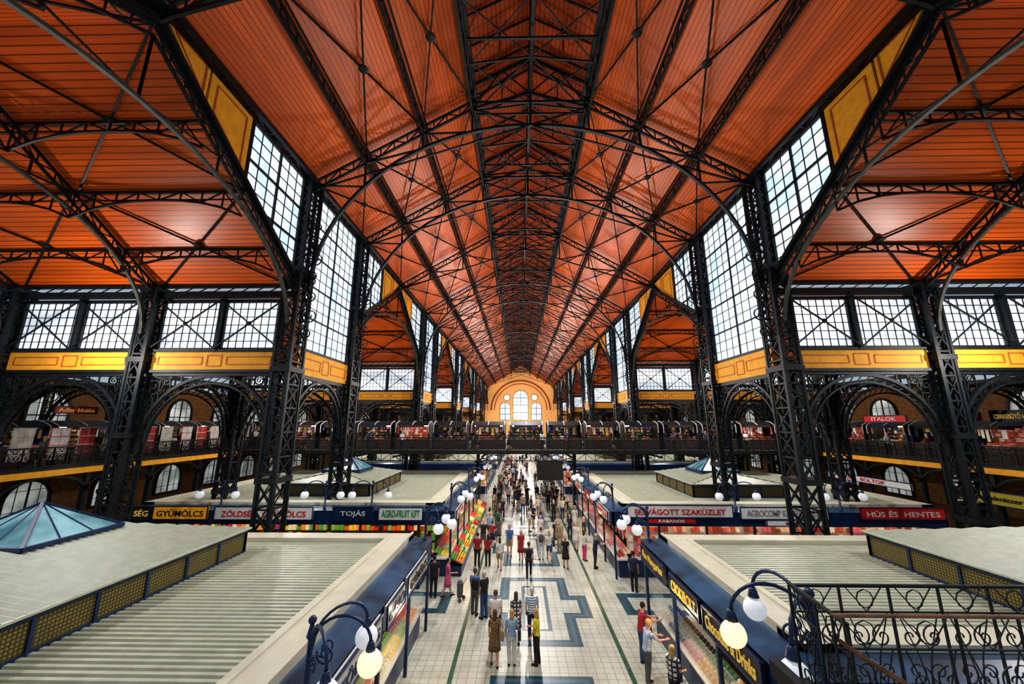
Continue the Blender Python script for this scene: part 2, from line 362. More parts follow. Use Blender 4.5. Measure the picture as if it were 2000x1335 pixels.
# nave trusses
def ztop(x): return EAVE-.25+(NX-abs(x))*SL
def truss(full):
    b=MB()
    for s in (-1,1):
        p=V((s*(NX-.1),0,ztop(NX)));q=V((s*LH,0,ztop(LH)))
        b.lat(p,q,(0,0,-.5),12,.11,.05,up=(0,1,0))
        b.beam((s*LH,0,ztop(LH)),(s*LH,0,zl2-.2),.12); b.beam((s*LH,0,zl2-.3),(0,0,zr-.1),.12)
        b.beam((s*LH,0,ztop(LH)-.5),(0,0,ztop(0)-1.4),.12)
        b.beam((s*LH,0,ztop(LH)),(0,0,zr-.3),.07); b.beam((s*LH*.5,0,zr-.9),(0,0,ztop(0)-1.4),.06);b.beam((s*LH*.5,0,zr-.9),(s*LH,0,ztop(LH)-.5),.06)
    b.beam((-LH,0,ztop(LH)-.1),(LH,0,ztop(LH)-.1),.12)
    if full:
        A,B,Z0=11.25,9.5,14.5
        az=lambda x: Z0+B*math.sqrt(max(0,1-(x/A)**2))
        b.path([(A*math.cos(math.pi*i/36),0,Z0+B*math.sin(math.pi*i/36)) for i in range(37)],.14,.17,up=(0,1,0))
    else:
        az=lambda x: 20.2+(11.5-abs(x))/11.5*3.9
        for s in (-1,1): b.beam((s*11.5,0,20.2),(0,0,24.1),.1,up=(0,1,0))
    xs=[8.9,5.9,3.2,0]
    b.beam((0,0,az(0)),(0,0,zr-.2),.12)
    for s in (-1,1):
        last=(s*11.2,ztop(11.2)-.5)
        for i,x in enumerate(xs):
            b.beam((s*x,0,az(x)),(s*x,0,ztop(x)-.4),.09)
            b.beam((last[0],0,last[1]),(s*x,0,az(x)),.08)
            last=(s*x,ztop(x)-.5)
        if full: b.beam((s*11.3,0,ztop(11.3)-.6),(0,0,az(0)+.0),.08)
    return b.mesh('roof_truss',['iron'])
tF=truss(True);tS=truss(False)
TY=[]
for k,(a,bb) in enumerate(TRAN):
    if k: TY.append((a,True))
    TY.append(((a+bb)/2,False))
    if bb<YEND: TY.append((bb,True))
for (y,f) in TY:
    if y<YEND-1: O('nave_roof_truss',tF if f else tS,loc=(0,y,0),label='black iron arched truss spanning the orange nave roof' if f else 'black iron intermediate truss under the orange nave roof',cat='roof truss',group='nave roof trusses')
for s in (-1,1):
    for x in (8.9,5.9):
        b=MB(); z=ztop(x)-.02; L=YEND-.5
        b.lat((s*x,.5,z),(s*x,L,z),(0,0,-.55),140,.10,.05,up=(1,0,0))
        b.beam((s*x-.2,.5,z),(s*x-.2,L,z),.06); b.beam((s*x+.2,.5,z),(s*x+.2,L,z),.06)
        O('purlin_girder',b.mesh('purlin_girder',['iron']),label='long black lattice purlin under orange ceiling boards',cat='girder',group='nave purlins')
    b=MB(); z=ztop(LH)+.1
    b.lat((s*LH,.5,z),(s*LH,YEND-.5,z),(0,0,-1.0),140,.13,.06,up=(1,0,0)); b.box((s*(LH-.1),.5,z-.12),(s*(LH+.15),YEND-.5,z+.08)); b.box((s*(LH-.12),.5,zl2-.28),(s*(LH+.05),YEND-.5,zl2-.15))
    O('purlin_girder',b.mesh('purlin_girder',['iron']),label='deep black lattice girder at the edge of the roof lantern',cat='girder',group='nave purlins')
    b=MB(); b.lat((s*NX,.5,EAVE-.3),(s*NX,YEND-.5,EAVE-.3),(-s*.5,0,-.05),100,.18,.07,up=(1,0,0)); b.box((s*(NX-.12),.5,EAVE-.4),(s*(NX+.15),YEND-.5,EAVE-.1))
    O('eave_girder',b.mesh('eave_girder',['iron']),label='black iron eave girder along nave clerestory',cat='girder')
b=MB(); b.lat((0,.5,zr-.3),(0,YEND-.5,zr-.3),(0,0,-2.4),95,.16,.08,up=(1,0,0)); b.beam((0,.5,zr-1.5),(0,YEND-.5,zr-1.5),.08)
zz=ztop(LH)-.3
for i in range(94):
    y=1+i*1.46
    if y<YEND-4:
        for s in (-1,1):
            if i%2==0: b.beam((0,y,zr-2.6),(s*(LH-.15),y,zz+.25),.09)
            b.beam((0,y,zr-.15),(s*(LH-.15),y,zl2-.3),.08)
            if i%2==0:
                b.beam((0,y,zr-2.6),(s*(LH-.15),y+2.92,zz+.3),.055); b.beam((s*(LH-.15),y,zz+.3),(0,y+2.92,zr-2.6),.055); b.beam((s*LH*.5,y,zr-.9),(s*LH*.5,y,zr-2.3),.06)
        if i%3==0: b.beam((-LH+.15,y,zz),(LH-.15,y,zz),.1)
O('ridge_girder',b.mesh('ridge_girder',['iron']),label='black lattice ridge girder inside the roof lantern',cat='girder')
bm={}
ys=[0.4]+[y for y,_ in TY]
for i in range(len(ys)-1):
    L=round(ys[i+1]-ys[i],2)
    if ys[i+1]>YEND: break
    for s in (-1,1):
        for (xa,xb) in ((8.9,5.9),(5.9,3.2),(11.7,8.9)):
            if xa==11.7 and L>7 and i<2: continue
            key=(L,s,xa)
            if key not in bm:
                b=MB(); p=lambda x,y:(s*x,y,ztop(x)-.1)
                b.beam(p(xa,0),p(xb,L),.075); b.beam(p(xb,0),p(xa,L),.075)
                c=(V(p(xa,L/2))+V(p(xb,L/2)))/2; b.ball(c,(.24,.24,.08),8,5)
                bm[key]=b.mesh('cross_brace',['iron'])
            O('cross_brace',bm[key],loc=(0,ys[i],0),label='crossed iron tie rods with round hub under orange boards',cat='roof brace',group='nave cross braces')
def ttruss():
    b=MB(); hw=(17.5)/2
    for s in (-1,1):
        b.lat((0,s*hw,TE-.15),(0,0,TR-.15),(0,0,-.4),14,.09,.04,up=(1,0,0))
    pts=[]
    for i in range(37):
        t=math.pi*i/36; pts.append((0,8.3*math.cos(t),12.2+5.1*math.sin(t)))
    b.path(pts,.11,.14,up=(1,0,0),m=1)
    for y in (7.2,5.2,3,0):
        z=12.2+5.1*math.sqrt(1-(y/8.3)**2)
        for s in (-1,1):
            zt=TR-.6-abs(y)*(TR-TE)/hw
            b.beam((0,s*y,z),(0,s*y,zt),.06)
            y2={7.2:5.2,5.2:3,3:0,0:0}[y]; z2=12.2+5.1*math.sqrt(1-(y2/8.3)**2)
            b.beam((0,s*y,zt),(0,s*y2,z2),.05)
    return b.mesh('transept_truss',['iron','iron2'])
tt=ttruss()
def tpurlin(L):
    b=MB(); n=8
    b.beam((0,0,0),(L,0,0),.1)
    low=[]
    for i in range(n+1):
        t=i/n; d=.35+.75*abs(2*t-1)**2.5; low.append((t*L,0,-d))
    b.path(low,.08,.08,up=(0,1,0)); b.beam((0,0,-.35),(L,0,-.35),.05)
    for i in range(n):
        a=(i/n*L,0,0)
        b.beam(a if i%2 else low[i],low[i+1] if i%2 else ((i+1)/n*L,0,0),.045); b.beam(a,low[i],.045)
    return b.mesh('arched_purlin',['iron'])
pu={7.1:tpurlin(7.1),6.0:tpurlin(6.0)}
brm={}
for k,(a,bb) in enumerate(TRAN):
    ym=(a+bb)/2
    for s in (-1,1):
        for xx in (NX,X2,X3):
            O('transept_truss',tt,loc=(s*xx,ym,0),label='grey-black arched iron rib truss spanning a transept',cat='roof truss',group='transept trusses')
        for (xa,L) in ((NX,7.1),(X2,7.1),(X3,6.0)):
            for d in (-1,1):
                if k>=3 and d<0: continue
                for yy in (2.3,4.5,6.8):
                    z=TR-yy*(TR-TE)/8.75-.12
                    O('arched_purlin',pu[L],loc=((xa if s>0 else -(xa+L)),ym+d*yy,z),label='black arched lattice purlin under transept boards',cat='girder',group='transept purlins')
                key=(L,d)
                if key not in brm:
                    b=MB()
                    f=lambda y:TR-y*(TR-TE)/8.75-.1
                    for (y0_,y1_) in ((0,4.5),(4.5,8.75)):
                        b.beam((0.1,d*y0_,f(y0_)),(L-.1,d*y1_,f(y1_)),.07); b.beam((L-.1,d*y0_,f(y0_)),(0.1,d*y1_,f(y1_)),.07)
                        b.ball((L/2,d*(y0_+y1_)/2,f((y0_+y1_)/2)),(.22,.22,.08),8,5)
                    brm[key]=b.mesh('cross_brace',['iron'])
                O('cross_brace',brm[key],loc=((xa if s>0 else -(xa+L)),ym,0),label='crossed iron tie rods under orange transept boards',cat='roof brace',group='transept cross braces')
def wallframe(L):
    b=MB()
    for z,h in ((14.25,.3),(14.7,.12),(11.42,.12),(10.42,.14)): b.box((0,-.12,z-h/2),(L,.12,z+h/2))
    for i in (0,1):
        x0_=.4+i*(L-.8)/2; x1_=.4+(i+1)*(L-.8)/2
        b.beam((x0_,-.2,11.5),(x1_,-.2,13.95),.06); b.beam((x1_,-.2,11.5),(x0_,-.2,13.95),.06); b.ball(((x0_+x1_)/2,-.22,12.72),(.12,.04,.12),8,6)
    b.box((L/2-.08,-.16,11.4),(L/2+.08,.1,14.2))
    n=10
    for i in range(n): b.beam((L*i/n,-.1,14.3),(L*(i+1)/n,-.1,14.7),.04)
    return b.mesh('wall_girder',['iron'])
def spandrel(L):
    b=MB(); h=3.1; z0=7.1; r=L/2-.45
    for rr,w in ((0,.14),(.35,.08)):
        b.path([(L/2+(r-rr)*math.cos(math.pi*i/24),0,z0+(h-rr)*math.sin(math.pi*i/24)) for i in range(25)],w,.16,up=(0,1,0))
    for i in range(25):
        t=math.pi*i/24
        if i<24:
            t2=math.pi*(i+1)/24
            b.beam((L/2+r*math.cos(t),0,z0+h*math.sin(t)),(L/2+(r-.35)*math.cos(t2),0,z0+(h-.35)*math.sin(t2)),.04)
    for x in [L*i/14 for i in range(1,14)]:
        u=(x-L/2)/r
        if abs(u)<1:
            z=z0+h*math.sqrt(1-u*u)
            if 10.3-z>.1: b.beam((x,0,z),(x,0,10.35),.05)
    for s in (0,1):
        xx=.75 if s==0 else L-.75
        for (dx,z,rr) in ((0,9.75,.42),(.55,10.0,.22),(-.2,9.0,.28),(-.3,8.3,.2)):
            c=(xx+(dx if s==0 else -dx),0,z)
            b.path([(c[0]+rr*math.cos(2*math.pi*i/12),0,z+rr*math.sin(2*math.pi*i/12)) for i in range(13)],.05,.05,up=(0,1,0))
            spiral(b,c,rr*.7,1.3,0,1,'x',.035)
        b.box((xx-.45,-.1,6.6),(xx-.3,.1,10.3)) if s==0 else b.box((xx+.3,-.1,6.6),(xx+.45,.1,10.3))
    b.box((0,-.1,10.2),(L,.1,10.4))
    return b.mesh('spandrel_arch',['iron'])
wf={7.1:wallframe(7.1),6.0:wallframe(6.0)}; sp={7.1:spandrel(7.1),6.0:spandrel(6.0),6.6:spandrel(6.6)}
for s in (-1,1):
    for k in range(5):
        for (xa,L) in ((NX,7.1),(X2,7.1),(X3,6.0)):
            xx=xa if s>0 else -(xa+L)
            O('wall_girder',wf[L],loc=(xx,TRAN[k][1]-.1,0),label='black girder frame with crossed braces before transept windows',cat='girder',group='transept wall girders')
            O('spandrel_arch',sp[L],loc=(xx,TRAN[k][1],0),label='black cast-iron scrollwork arch between columns',cat='iron arch',group='cast-iron arches')
            O('spandrel_arch',sp[L],loc=(xx,TRAN[k+1][0],0),label='black cast-iron scrollwork arch between columns',cat='iron arch',group='cast-iron arches')
        for xx in (NX,X2,X3):
            O('spandrel_arch',sp[6.6],loc=(s*xx,SHORT[k][0],0),rz=math.pi/2,label='black cast-iron scrollwork arch between columns',cat='iron arch',group='cast-iron arches')
# ------------------------------------------------------------------ galleries
GZ=5.6
for s in (-1,1):
    b=MB(); b.box((s*X3,3.0,GZ-.2),(s*XW,YEND,GZ),0); b.box((s*(X3-.05),3.0,GZ-.42),(s*(X3+.2),YEND,GZ-.05),1); b.box((s*(X3-.08),3.0,GZ-.08),(s*(X3+.2),YEND,GZ+.05),2)
    y=3.0
    while y<YEND-4:
        b.path([(s*(X3+.1),y+2+2*math.cos(math.pi*i/12),GZ-1.45+1.0*math.sin(math.pi*i/12)) for i in range(13)],.12,.2,up=(1,0,0),m=2)
        b.box((s*X3,y-.1,0),(s*(X3+.25),y+.1,GZ-.3),2); y+=4.0
    O('gallery_deck',b.mesh('gallery_deck',['slab','yellow','iron']),label='upper gallery deck with ochre fascia along outer wall',cat='gallery')
b=MB(); b.box((-X3,35.0,GZ-.25),(X3,41.5,GZ),0); b.box((-X3,34.95,GZ-.28),(X3,35.05,GZ+.02),2)
b.lat((-X3,35,GZ-.28),(X3,35,GZ-.28),(0,0,-.6),60,.07,.045,up=(0,1,0))
for i in range(-6,7): b.beam((i*4,35.2,GZ-.6),(i*4,41,GZ-.6),.15,m=2)
for x in (-NX,NX,-X2,X2,-4.7,4.7): b.box((x-.15,38.6,0),(x+.15,38.9,GZ-.3),2)
b.m=[2 if m==0 and i>12 else m for i,m in enumerate(b.m)]
O('gallery_bridge',b.mesh('gallery_bridge',['slab','yellow','iron']),label='iron footbridge crossing the nave at gallery level',cat='footbridge')
def railing(L,top='iron',k=1.0,sp_=.7):
    b=MB(); b.beam((0,0,1.1),(L,0,1.1),.08*k,.06*k,m=1); b.beam((0,0,.85),(L,0,.85),.035*k); b.beam((0,0,.12),(L,0,.12),.05*k)
    n=max(1,int(round(L/sp_)))
    for i in range(n+1): b.beam((L*i/n,0,0),(L*i/n,0,1.1),.045*k)
    for i in range(n):
        c=L*(i+.5)/n; w=L/n
        for sg in (-1,1):
            spiral(b,(c+sg*w*.22,0,.62),.15*w/.7,1.3,math.pi/2,sg,'x',.024*k); spiral(b,(c+sg*w*.22,0,.30),.14*w/.7,1.3,-math.pi/2,-sg,'x',.024*k)
            b.path([(c,0,.12),(c+sg*w*.12,0,.45),(c+sg*w*.4,0,.85)],.02*k); b.beam((c,0,.85),(c+sg*w*.35,0,1.08),.02*k)
        b.path([(c+.09*math.cos(t*math.pi/4),0,.975+.09*math.sin(t*math.pi/4)) for t in range(9)],.02*k,up=(0,1,0))
    return b.mesh('railing',['iron',top])
rl=railing(4.0,k=1.3)
for s in (-1,1):
    for i in range(14):
        O('gallery_railing',rl,loc=(s*X3,13+i*4,GZ),rz=math.pi/2,label='black wrought-iron scroll railing at gallery edge',cat='railing',group='gallery railings')
for i in range(13):
    O('gallery_railing',rl,loc=(-26+i*4,35.0,GZ),label='black wrought-iron scroll railing on the footbridge',cat='railing',group='footbridge railings')
def kiosk(p,wallm,signm,seed):
    rnd=random.Random(seed)
    b=MB(); w=1.55
    for x in (-w,w): b.box((x-.06,-.9,0),(x+.06,-.78,2.2)); b.box((x-.06,.8,0),(x+.06,.9,2.2)); b.box((x-.03,-.8,.0),(x+.03,.8,2.2))
    b.box((-w,.82,0),(w,.88,2.2))
    fr=b.mesh('frame',[wallm])
    b=MB(); b.box((-w,-.9,0),(w,-.3,.85),0); b.box((-w-.05,-.95,.85),(w+.05,-.25,.92),1); ct=b.mesh('counter',['dark','wood'])
    b=MB()
    n=10; pr=[(-.95+1.95*i/n, 2.2+.34*math.sin(math.pi*i/n)) for i in range(n+1)]
    vs=[(x,p_[0],p_[1]) for x in (-w-.08,w+.08) for p_ in pr]; b.add(vs,[(i,i+1,n+2+i,n+1+i) for i in range(n)]+[tuple(range(n+1)),tuple(range(2*n+1,n,-1))],1)
    for i in range(3):
        x=-w+i*2*w/2; b.path([(x,p_[0],p_[1]+.02) for p_ in pr],.05,m=0); b.path([(x,-.96,1.5),(x,-.98,1.9),(x,-.95,2.2)],.05,m=0)
    rf=b.mesh('roof',['white','iron'])
    b=MB(); b.box((-w+.4,-1.02,2.0),(w-.4,-.96,2.2)); sg=b.mesh('sign_band',[signm])
    b=MB(); k=len(PAL[p])
    b.box((-w+.05,.78,.9),(w-.05,.8,2.1),7)
    for z in (.95,1.25,1.55,1.85):
        x=-w+.1
        while x<w-.2:
            wd=rnd.choice((.07,.1,.16,.22)); h=.1+.16*rnd.random(); b.box((x,.58,z),(x+wd,.76,z+h),rnd.randrange(k)); x+=wd+.03
    x=-w+.1
    while x<w-.2:
        wd=rnd.choice((.1,.2,.35)); b.box((x,-.8,.92),(x+wd,-.4,.95+.25*rnd.random()),rnd.randrange(k))
        if rnd.random()<.6: b.box((x,-.7,1.2+.55*rnd.random()),(x+wd*.7,-.66,2.05),rnd.randrange(k))
        x+=wd+.05
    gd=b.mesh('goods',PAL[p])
    b=MB(); b.box((-w+.2,-.1,2.08),(w-.2,-.0,2.14)); lp=b.mesh('strip_lamp',['warm'])
    return [('frame',fr),('counter',ct),('roof',rf),('sign_band',sg),('goods',gd),('strip_lamp',lp)]
KT=[kiosk('shop','iron','dark',1),kiosk('meat','iron','dark',2),kiosk('shop','iron','dark',3),kiosk('shop','dark','blue',4),kiosk('shop','blue','dark',5)]
def place_kiosk(i,loc,rz,lab,grp):
    r=O('souvenir_kiosk',None,loc=loc,rz=rz,label=lab,cat='kiosk',group=grp)
    for (n,me) in KT[i%5]:
        if n=='strip_lamp' and i%3==1: continue
        c=O(n,me,parent=r)
        if n=='goods': c['kind']='stuff'
kr=[0,2,3,1,4,0,3,2,0,3,4,2,1]
for i in range(13):
    place_kiosk(kr[i]+5*(i%2),(-21.6+i*3.6,37.6,GZ),0,'arched-roof souvenir kiosk with glowing colourful goods on the footbridge','footbridge kiosks')
for s in (-1,1):
    for i in range(13):
        place_kiosk(kr[(i+3)%13]+(1 if s>0 else 0),(s*29.4,17.5+i*3.5,GZ),(math.pi/2 if s<0 else -math.pi/2),'gallery kiosk stacked with glowing colourful goods','gallery kiosks')
tb=MB(); n=16
vs=[];fs=[]
for j in range(9):
    for i in range(n+1):
        vs.append((.03*math.sin(i*1.9)*(.3+j/8), i/n*.95, -j/8*1.7+ (0.04*math.sin(i*.8) if j==8 else 0)))
for j in range(8):
    for i in range(n): fs.append((j*(n+1)+i,j*(n+1)+i+1,(j+1)*(n+1)+i+1,(j+1)*(n+1)+i))
for idx,(mn,c,c2) in enumerate((('white_cloth',(.6,.58,.55),(.45,.05,.05)),('red_cloth',(.4,.03,.03),(.5,.4,.35)),('lace_cloth',(.55,.5,.44),(.4,.35,.3)))):
    M[mn]=mat(mn,c,.8,stripe=([1,2],.48,.1,.5),color2=c2)
    t=MB(); t.add(vs,fs); t.beam((0,-.05,.02),(0,1.0,.02),.04,m=0)
    me=t.mesh('tablecloth',[mn])
    for k in range(5):
        yy=17+ (k*3+idx)*1.4
        O('hanging_tablecloth',me,loc=(-27.0+.3*(k%2),yy,GZ+2.1),label=['white embroidered tablecloth hanging at the gallery stall','red tablecloth hanging at the gallery stall','cream lace tablecloth hanging at the gallery stall'][idx],cat='tablecloth',group='hanging tablecloths')
# ------------------------------------------------------------------ signs
def textmesh(t,w,h,matn):
    cu=bpy.data.curves.new('txt','FONT'); cu.body=t; cu.size=1; cu.extrude=.02; cu.offset=.012; cu.align_x='CENTER'; cu.align_y='CENTER'; cu.resolution_u=3
    o=bpy.data.objects.new('tmp',cu); COL.objects.link(o); bpy.context.view_layer.update()
    me=bpy.data.meshes.new_from_object(o.evaluated_get(bpy.context.evaluated_depsgraph_get()))
    COL.objects.unlink(o); bpy.data.objects.remove(o)
    xs=[v.co.x for v in me.vertices]; ys_=[v.co.y for v in me.vertices]
    if not xs: return me
    cx=(max(xs)+min(xs))/2; cy=(max(ys_)+min(ys_))/2; sx=w/(max(xs)-min(xs)); sy=h/(max(ys_)-min(ys_)); sx=min(sx,sy*1.5)
    for v in me.vertices: v.co=V(((v.co.x-cx)*sx,-v.co.z*.5,(v.co.y-cy)*sy))
    me.materials.clear(); me.materials.append(M[matn]); return me
def sign(t,c,w,h,face,bg,fg,label):
    b=MB(); b.box((-w/2,-.05,-h/2),(w/2,.05,h/2),0)
    for a,bq in (((-w/2,-h/2),(w/2,-h/2)),((-w/2,h/2),(w/2,h/2)),((-w/2,-h/2),(-w/2,h/2)),((w/2,-h/2),(w/2,h/2))):
        b.beam((a[0],-.05,a[1]),(bq[0],-.05,bq[1]),.05,m=1)
    rz={'-y':0,'+x':math.pi/2,'-x':-math.pi/2}[face]
    o=O('shop_sign',b.mesh('sign_board',[bg,'blue']),loc=c,rz=rz,label=label,cat='shop sign')
    O('lettering',textmesh(t,w*.86,h*.56,fg),parent=o,loc=(0,-.07,0))
    return o
# ------------------------------------------------------------------ stall blocks
def corrug(x0,x1,y0,y1,z,per=.19,amp=.05):
    b=MB(); n=int((y1-y0)/per); prof=[]
    for i in range(n): y=y0+i*per; prof+= [(y,z),(y+per*.3,z),(y+per*.42,z+amp),(y+per*.88,z+amp)]
    prof.append((y0+n*per,z)); k=len(prof)
    b.v+=[(x0,p[0],p[1]) for p in prof]+[(x1,p[0],p[1]) for p in prof]
    for i in range(k-1): b.f.append((i,i+1,k+i+1,k+i)); b.m.append(1 if i%4==0 else 0)
    return b
def monitor(parent,xc,yc,wx,wy,sky=None):
    z0=3.35; zt=4.22; zr_=4.8; hx=wx/2; hy=wy/2
    r=O('roof_monitor',None,parent=parent)
    b=MB()
    for (a,c) in (((-hx,-hy),(hx,-hy)),((hx,-hy),(hx,hy)),((hx,hy),(-hx,hy)),((-hx,hy),(-hx,-hy))):
        b.add([(xc+a[0],yc+a[1],z0),(xc+c[0],yc+c[1],z0),(xc+c[0],yc+c[1],zt),(xc+a[0],yc+a[1],zt)],[(0,1,2,3)])
    O('wire_screen',b.mesh('wire_screen',['screen']),parent=r)
    b=MB()
    def fr(p,q):
        b.beam((*p,z0+.08),(*q,z0+.08),.1,.16); b.beam((*p,zt-.04),(*q,zt-.04),.1,.12)
        L=(V(q)-V(p)).length; n=max(1,int(L/1.2))
        for i in range(n+1):
            t=V(p).lerp(V(q),i/n); b.beam((t[0],t[1],z0),(t[0],t[1],zt),.08)
    cc=[(xc-hx,yc-hy),(xc+hx,yc-hy),(xc+hx,yc+hy),(xc-hx,yc+hy)]
    for i in range(4): fr(cc[i],cc[(i+1)%4])
    O('screen_frame',b.mesh('screen_frame',['blue']),parent=r)
    b=MB(); e=.1
    ex0,ex1,ey0,ey1=xc-hx-e,xc+hx+e,yc-hy-e,yc+hy+e
    ry0,ry1=ey0+1.6,ey1-1.6
    per=.2; n=int((ey1-ey0)/per)
    for s in (-1,1):
        prev=None
        for i in range(n*2+1):
            y=ey0+(ey1-ey0)*i/(n*2); dz=.045 if i%2 else 0
            f=min(1,max(0,(y-ey0)/1.6),max(0,(ey1-y)/1.6))
            a=(xc+s*(hx+e),y,zt+.02+dz); bq=(xc+s*(hx+e)*(1-f),y,zt+.02+(zr_-zt)*f+dz)
            if prev: b.add([prev[0],a,bq,prev[1]],[(0,1,2,3)],i%2)
            prev=(a,bq)
    for (ya,yb) in ((ey0,ry0),(ey1,ry1)):
        b.add([(ex0,ya,zt+.02),(ex1,ya,zt+.02),(xc,yb,zr_)],[(0,1,2)])
    b.beam((xc,ry0,zr_+.03),(xc,ry1,zr_+.03),.18,.06)
    for (p,q) in (((ex0,ey0),(ex1,ey0)),((ex1,ey0),(ex1,ey1)),((ex1,ey1),(ex0,ey1)),((ex0,ey1),(ex0,ey0))): b.beam((*p,zt+.03),(*q,zt+.03),.08,.05)
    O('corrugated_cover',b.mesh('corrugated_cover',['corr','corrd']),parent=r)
    sx,sy=sky if sky else (xc,yc)
    s_=1.3; zb=4.78; za=5.68; ap=(sx,sy,za)
    q=[(sx-s_,sy-s_,zb),(sx+s_,sy-s_,zb),(sx+s_,sy+s_,zb),(sx-s_,sy+s_,zb)]
    b=MB(); b.add(q+[ap],[(0,1,4),(1,2,4),(2,3,4),(3,0,4)]); O('skylight_glass',b.mesh('skylight_glass',['sky']),parent=r)
    b=MB()
    for i in range(4):
        a=V(q[i]);c=V(q[(i+1)%4]); b.beam(a,c,.1); b.beam(a,ap,.08)
        for t in (1/3,2/3): b.beam(a.lerp(c,t),V(ap),.035)
        b.add([a,c,(c.x,c.y,zb-.4),(a.x,a.y,zb-.4)],[(0,1,2,3)])
    O('skylight_frame',b.mesh('skylight_frame',['blue']),parent=r)
pm=MB(); pm.box((-.05,-.05,0),(.05,.05,2.62)); postm=pm.mesh('frame_post',['blue'])
def block(s,ya,yb,mons,goodsm,lab):
    xi,xo=4.3,22.0
    r=O('market_stall_block',None,loc=(s*13,(ya+yb)/2,0),label=lab,cat='market stall',group='market stall blocks')
    ox,oy=s*13,(ya+yb)/2
    rnd=random.Random(int(ya*3+s))
    def P(name,b,mats,smooth=False,**k):
        me=b.mesh(name,mats,smooth); me.transform(Matrix.Translation((-ox,-oy,0))); o=O(name,me,parent=r)
        for kk,vv in k.items(): o[kk]=vv
        return o
    b=MB(); b.box((s*6.4,ya+1.6,0),(s*xo,yb-1.2,3.3)); P('stall_body',b,['dark'])
    b=MB(); b.box((s*4.6,ya+.3,0),(s*5.4,yb-.3,.85),0); b.box((s*4.5,ya+.2,.85),(s*5.5,yb-.2,.92),1)
    b.box((s*5.2,ya+.35,0),(s*xo,ya+1.0,.85),0); b.box((s*5.2,ya+.3,.85),(s*xo,ya+1.05,.92),1)
    P('counter',b,['blue','white'])
    for (x0_,y0_,x1_,y1_) in ((xi+.1,ya+.1,xi+.1,yb-.1),(xi+2.5,ya+.1,xo,ya+.1)):
        L=max(abs(x1_-x0_),abs(y1_-y0_)); n=int(L/2.4)
        for i in range(n+1):
            t=i/n; O('frame_post',postm,parent=r,loc=(s*(x0_+(x1_-x0_)*t)-ox,y0_+(y1_-y0_)*t-oy,0))
    b=MB(); b.box((s*xi,ya,2.6),(s*(xi+.12),yb,3.3)); b.box((s*xi,ya,2.6),(s*xo,ya+.12,3.3)); b.box((s*xi,yb-.12,2.6),(s*xo,yb,3.3)); b.box((s*(xo-.1),ya,0),(s*xo,yb,3.3))
    P('fascia',b,['blue'])
    LW=.68
    b=MB(); z0,z1=3.32,3.48
    A=[(xi-.05,ya-.05),(xo,ya-.05),(xo,yb+.05),(xi-.05,yb+.05)]; B=[(xi+LW,ya+.6),(xo,ya+.6),(xo,yb-.4),(xi+LW,yb-.4)]
    vs=[(s*p[0],p[1],z0) for p in A]+[(s*p[0],p[1],z1) for p in B]
    b.add(vs,[(0,1,5,4),(2,3,7,6),(3,0,4,7)])
    b.add([(s*p[0],p[1],2.62) for p in A],[(0,1,2,3)])
    P('canopy_ledge',b,['ledge'])
    b=MB(); w=.95; X0,X1,Y0,Y1=xi+LW,xo,ya+.6,yb-.4
    b.box((s*X0,Y0,3.3),(s*(X0+w),Y1,3.62)); b.box((s*X0,Y1-.7,3.3),(s*X1,Y1,3.621)); b.box((s*X0,Y0,3.3),(s*X1,Y0+.7,3.621)); b.box((s*(X1-.6),Y0,3.3),(s*X1,Y1,3.62))
    b.box((s*(X0+w-.25),Y0+.7,3.62),(s*(X0+w-.15),Y1-.7,3.67)); b.box((s*X0,Y0,3.62),(s*(X0+.08),Y1,3.68))
    P('parapet',b,['cream'])
    xa,xb_=sorted((s*(X0+w),s*(X1-.6)))
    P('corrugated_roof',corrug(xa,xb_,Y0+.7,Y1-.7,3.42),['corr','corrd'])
    b=MB(); K=len(PAL[goodsm])
    y=ya+.5
    far=ya>60
    st=.5 if far else .2
    while y<yb-.6:
        for z in (1.0,1.4,1.8,2.2):
            if rnd.random()<.9:
                h=.12+.2*rnd.random(); b.box((s*5.95,y,z),(s*6.15,y+st*.8,z+h),rnd.randrange(K))
        c=rnd.randrange(K)
        if not far:
            for xx in (4.7,4.88,5.06,5.24): b.ball((s*xx,y,.98+(xx-4.7)*.35),(.085,.085,.075),6,4,(int(y/1.1)*3+int(xx*3))%K)
            if rnd.random()<.6: b.tube([(s*5.0,y,2.45),(s*5.0,y+.02,2.3),(s*5.0,y,1.9-.2*rnd.random())],.03,5,c)
        y+=st
    x=5.5
    if not far:
        while x<xo-.3:
            for z in (1.0,1.5,2.0):
                if rnd.random()<.9: h=.15+.25*rnd.random(); b.box((s*x,ya+1.25,z),(s*(x+.2),ya+1.4,z+h),rnd.randrange(K))
            b.ball((s*x,ya+.6,1.02),(.1,.1,.09),6,4,rnd.randrange(K)); b.ball((s*x,ya+.8,1.06),(.1,.1,.09),6,4,rnd.randrange(K))
            x+=.25
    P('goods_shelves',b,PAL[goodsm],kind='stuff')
    b=MB(); b.box((s*6.2,ya+.4,.9),(s*6.3,yb-.4,2.6)); b.box((s*5.4,ya+1.45,.9),(s*xo,ya+1.5,2.6)); P('back_panel',b,['white' if goodsm=='meat' else 'dark'])
    b=MB(); b.box((s*4.5,ya+.3,.92),(s*4.52,yb-.3,1.4)); b.box((s*4.5,ya+.3,1.4),(s*4.9,yb-.3,1.42)); P('display_glass',b,['vit'])
    b=MB(); b.box((s*5.0,ya+.5,2.5),(s*5.08,yb-.5,2.56)); b.box((s*5.5,ya+.7,2.5),(s*(xo-.5),ya+.78,2.56)); P('strip_lamp',b,['warm'])
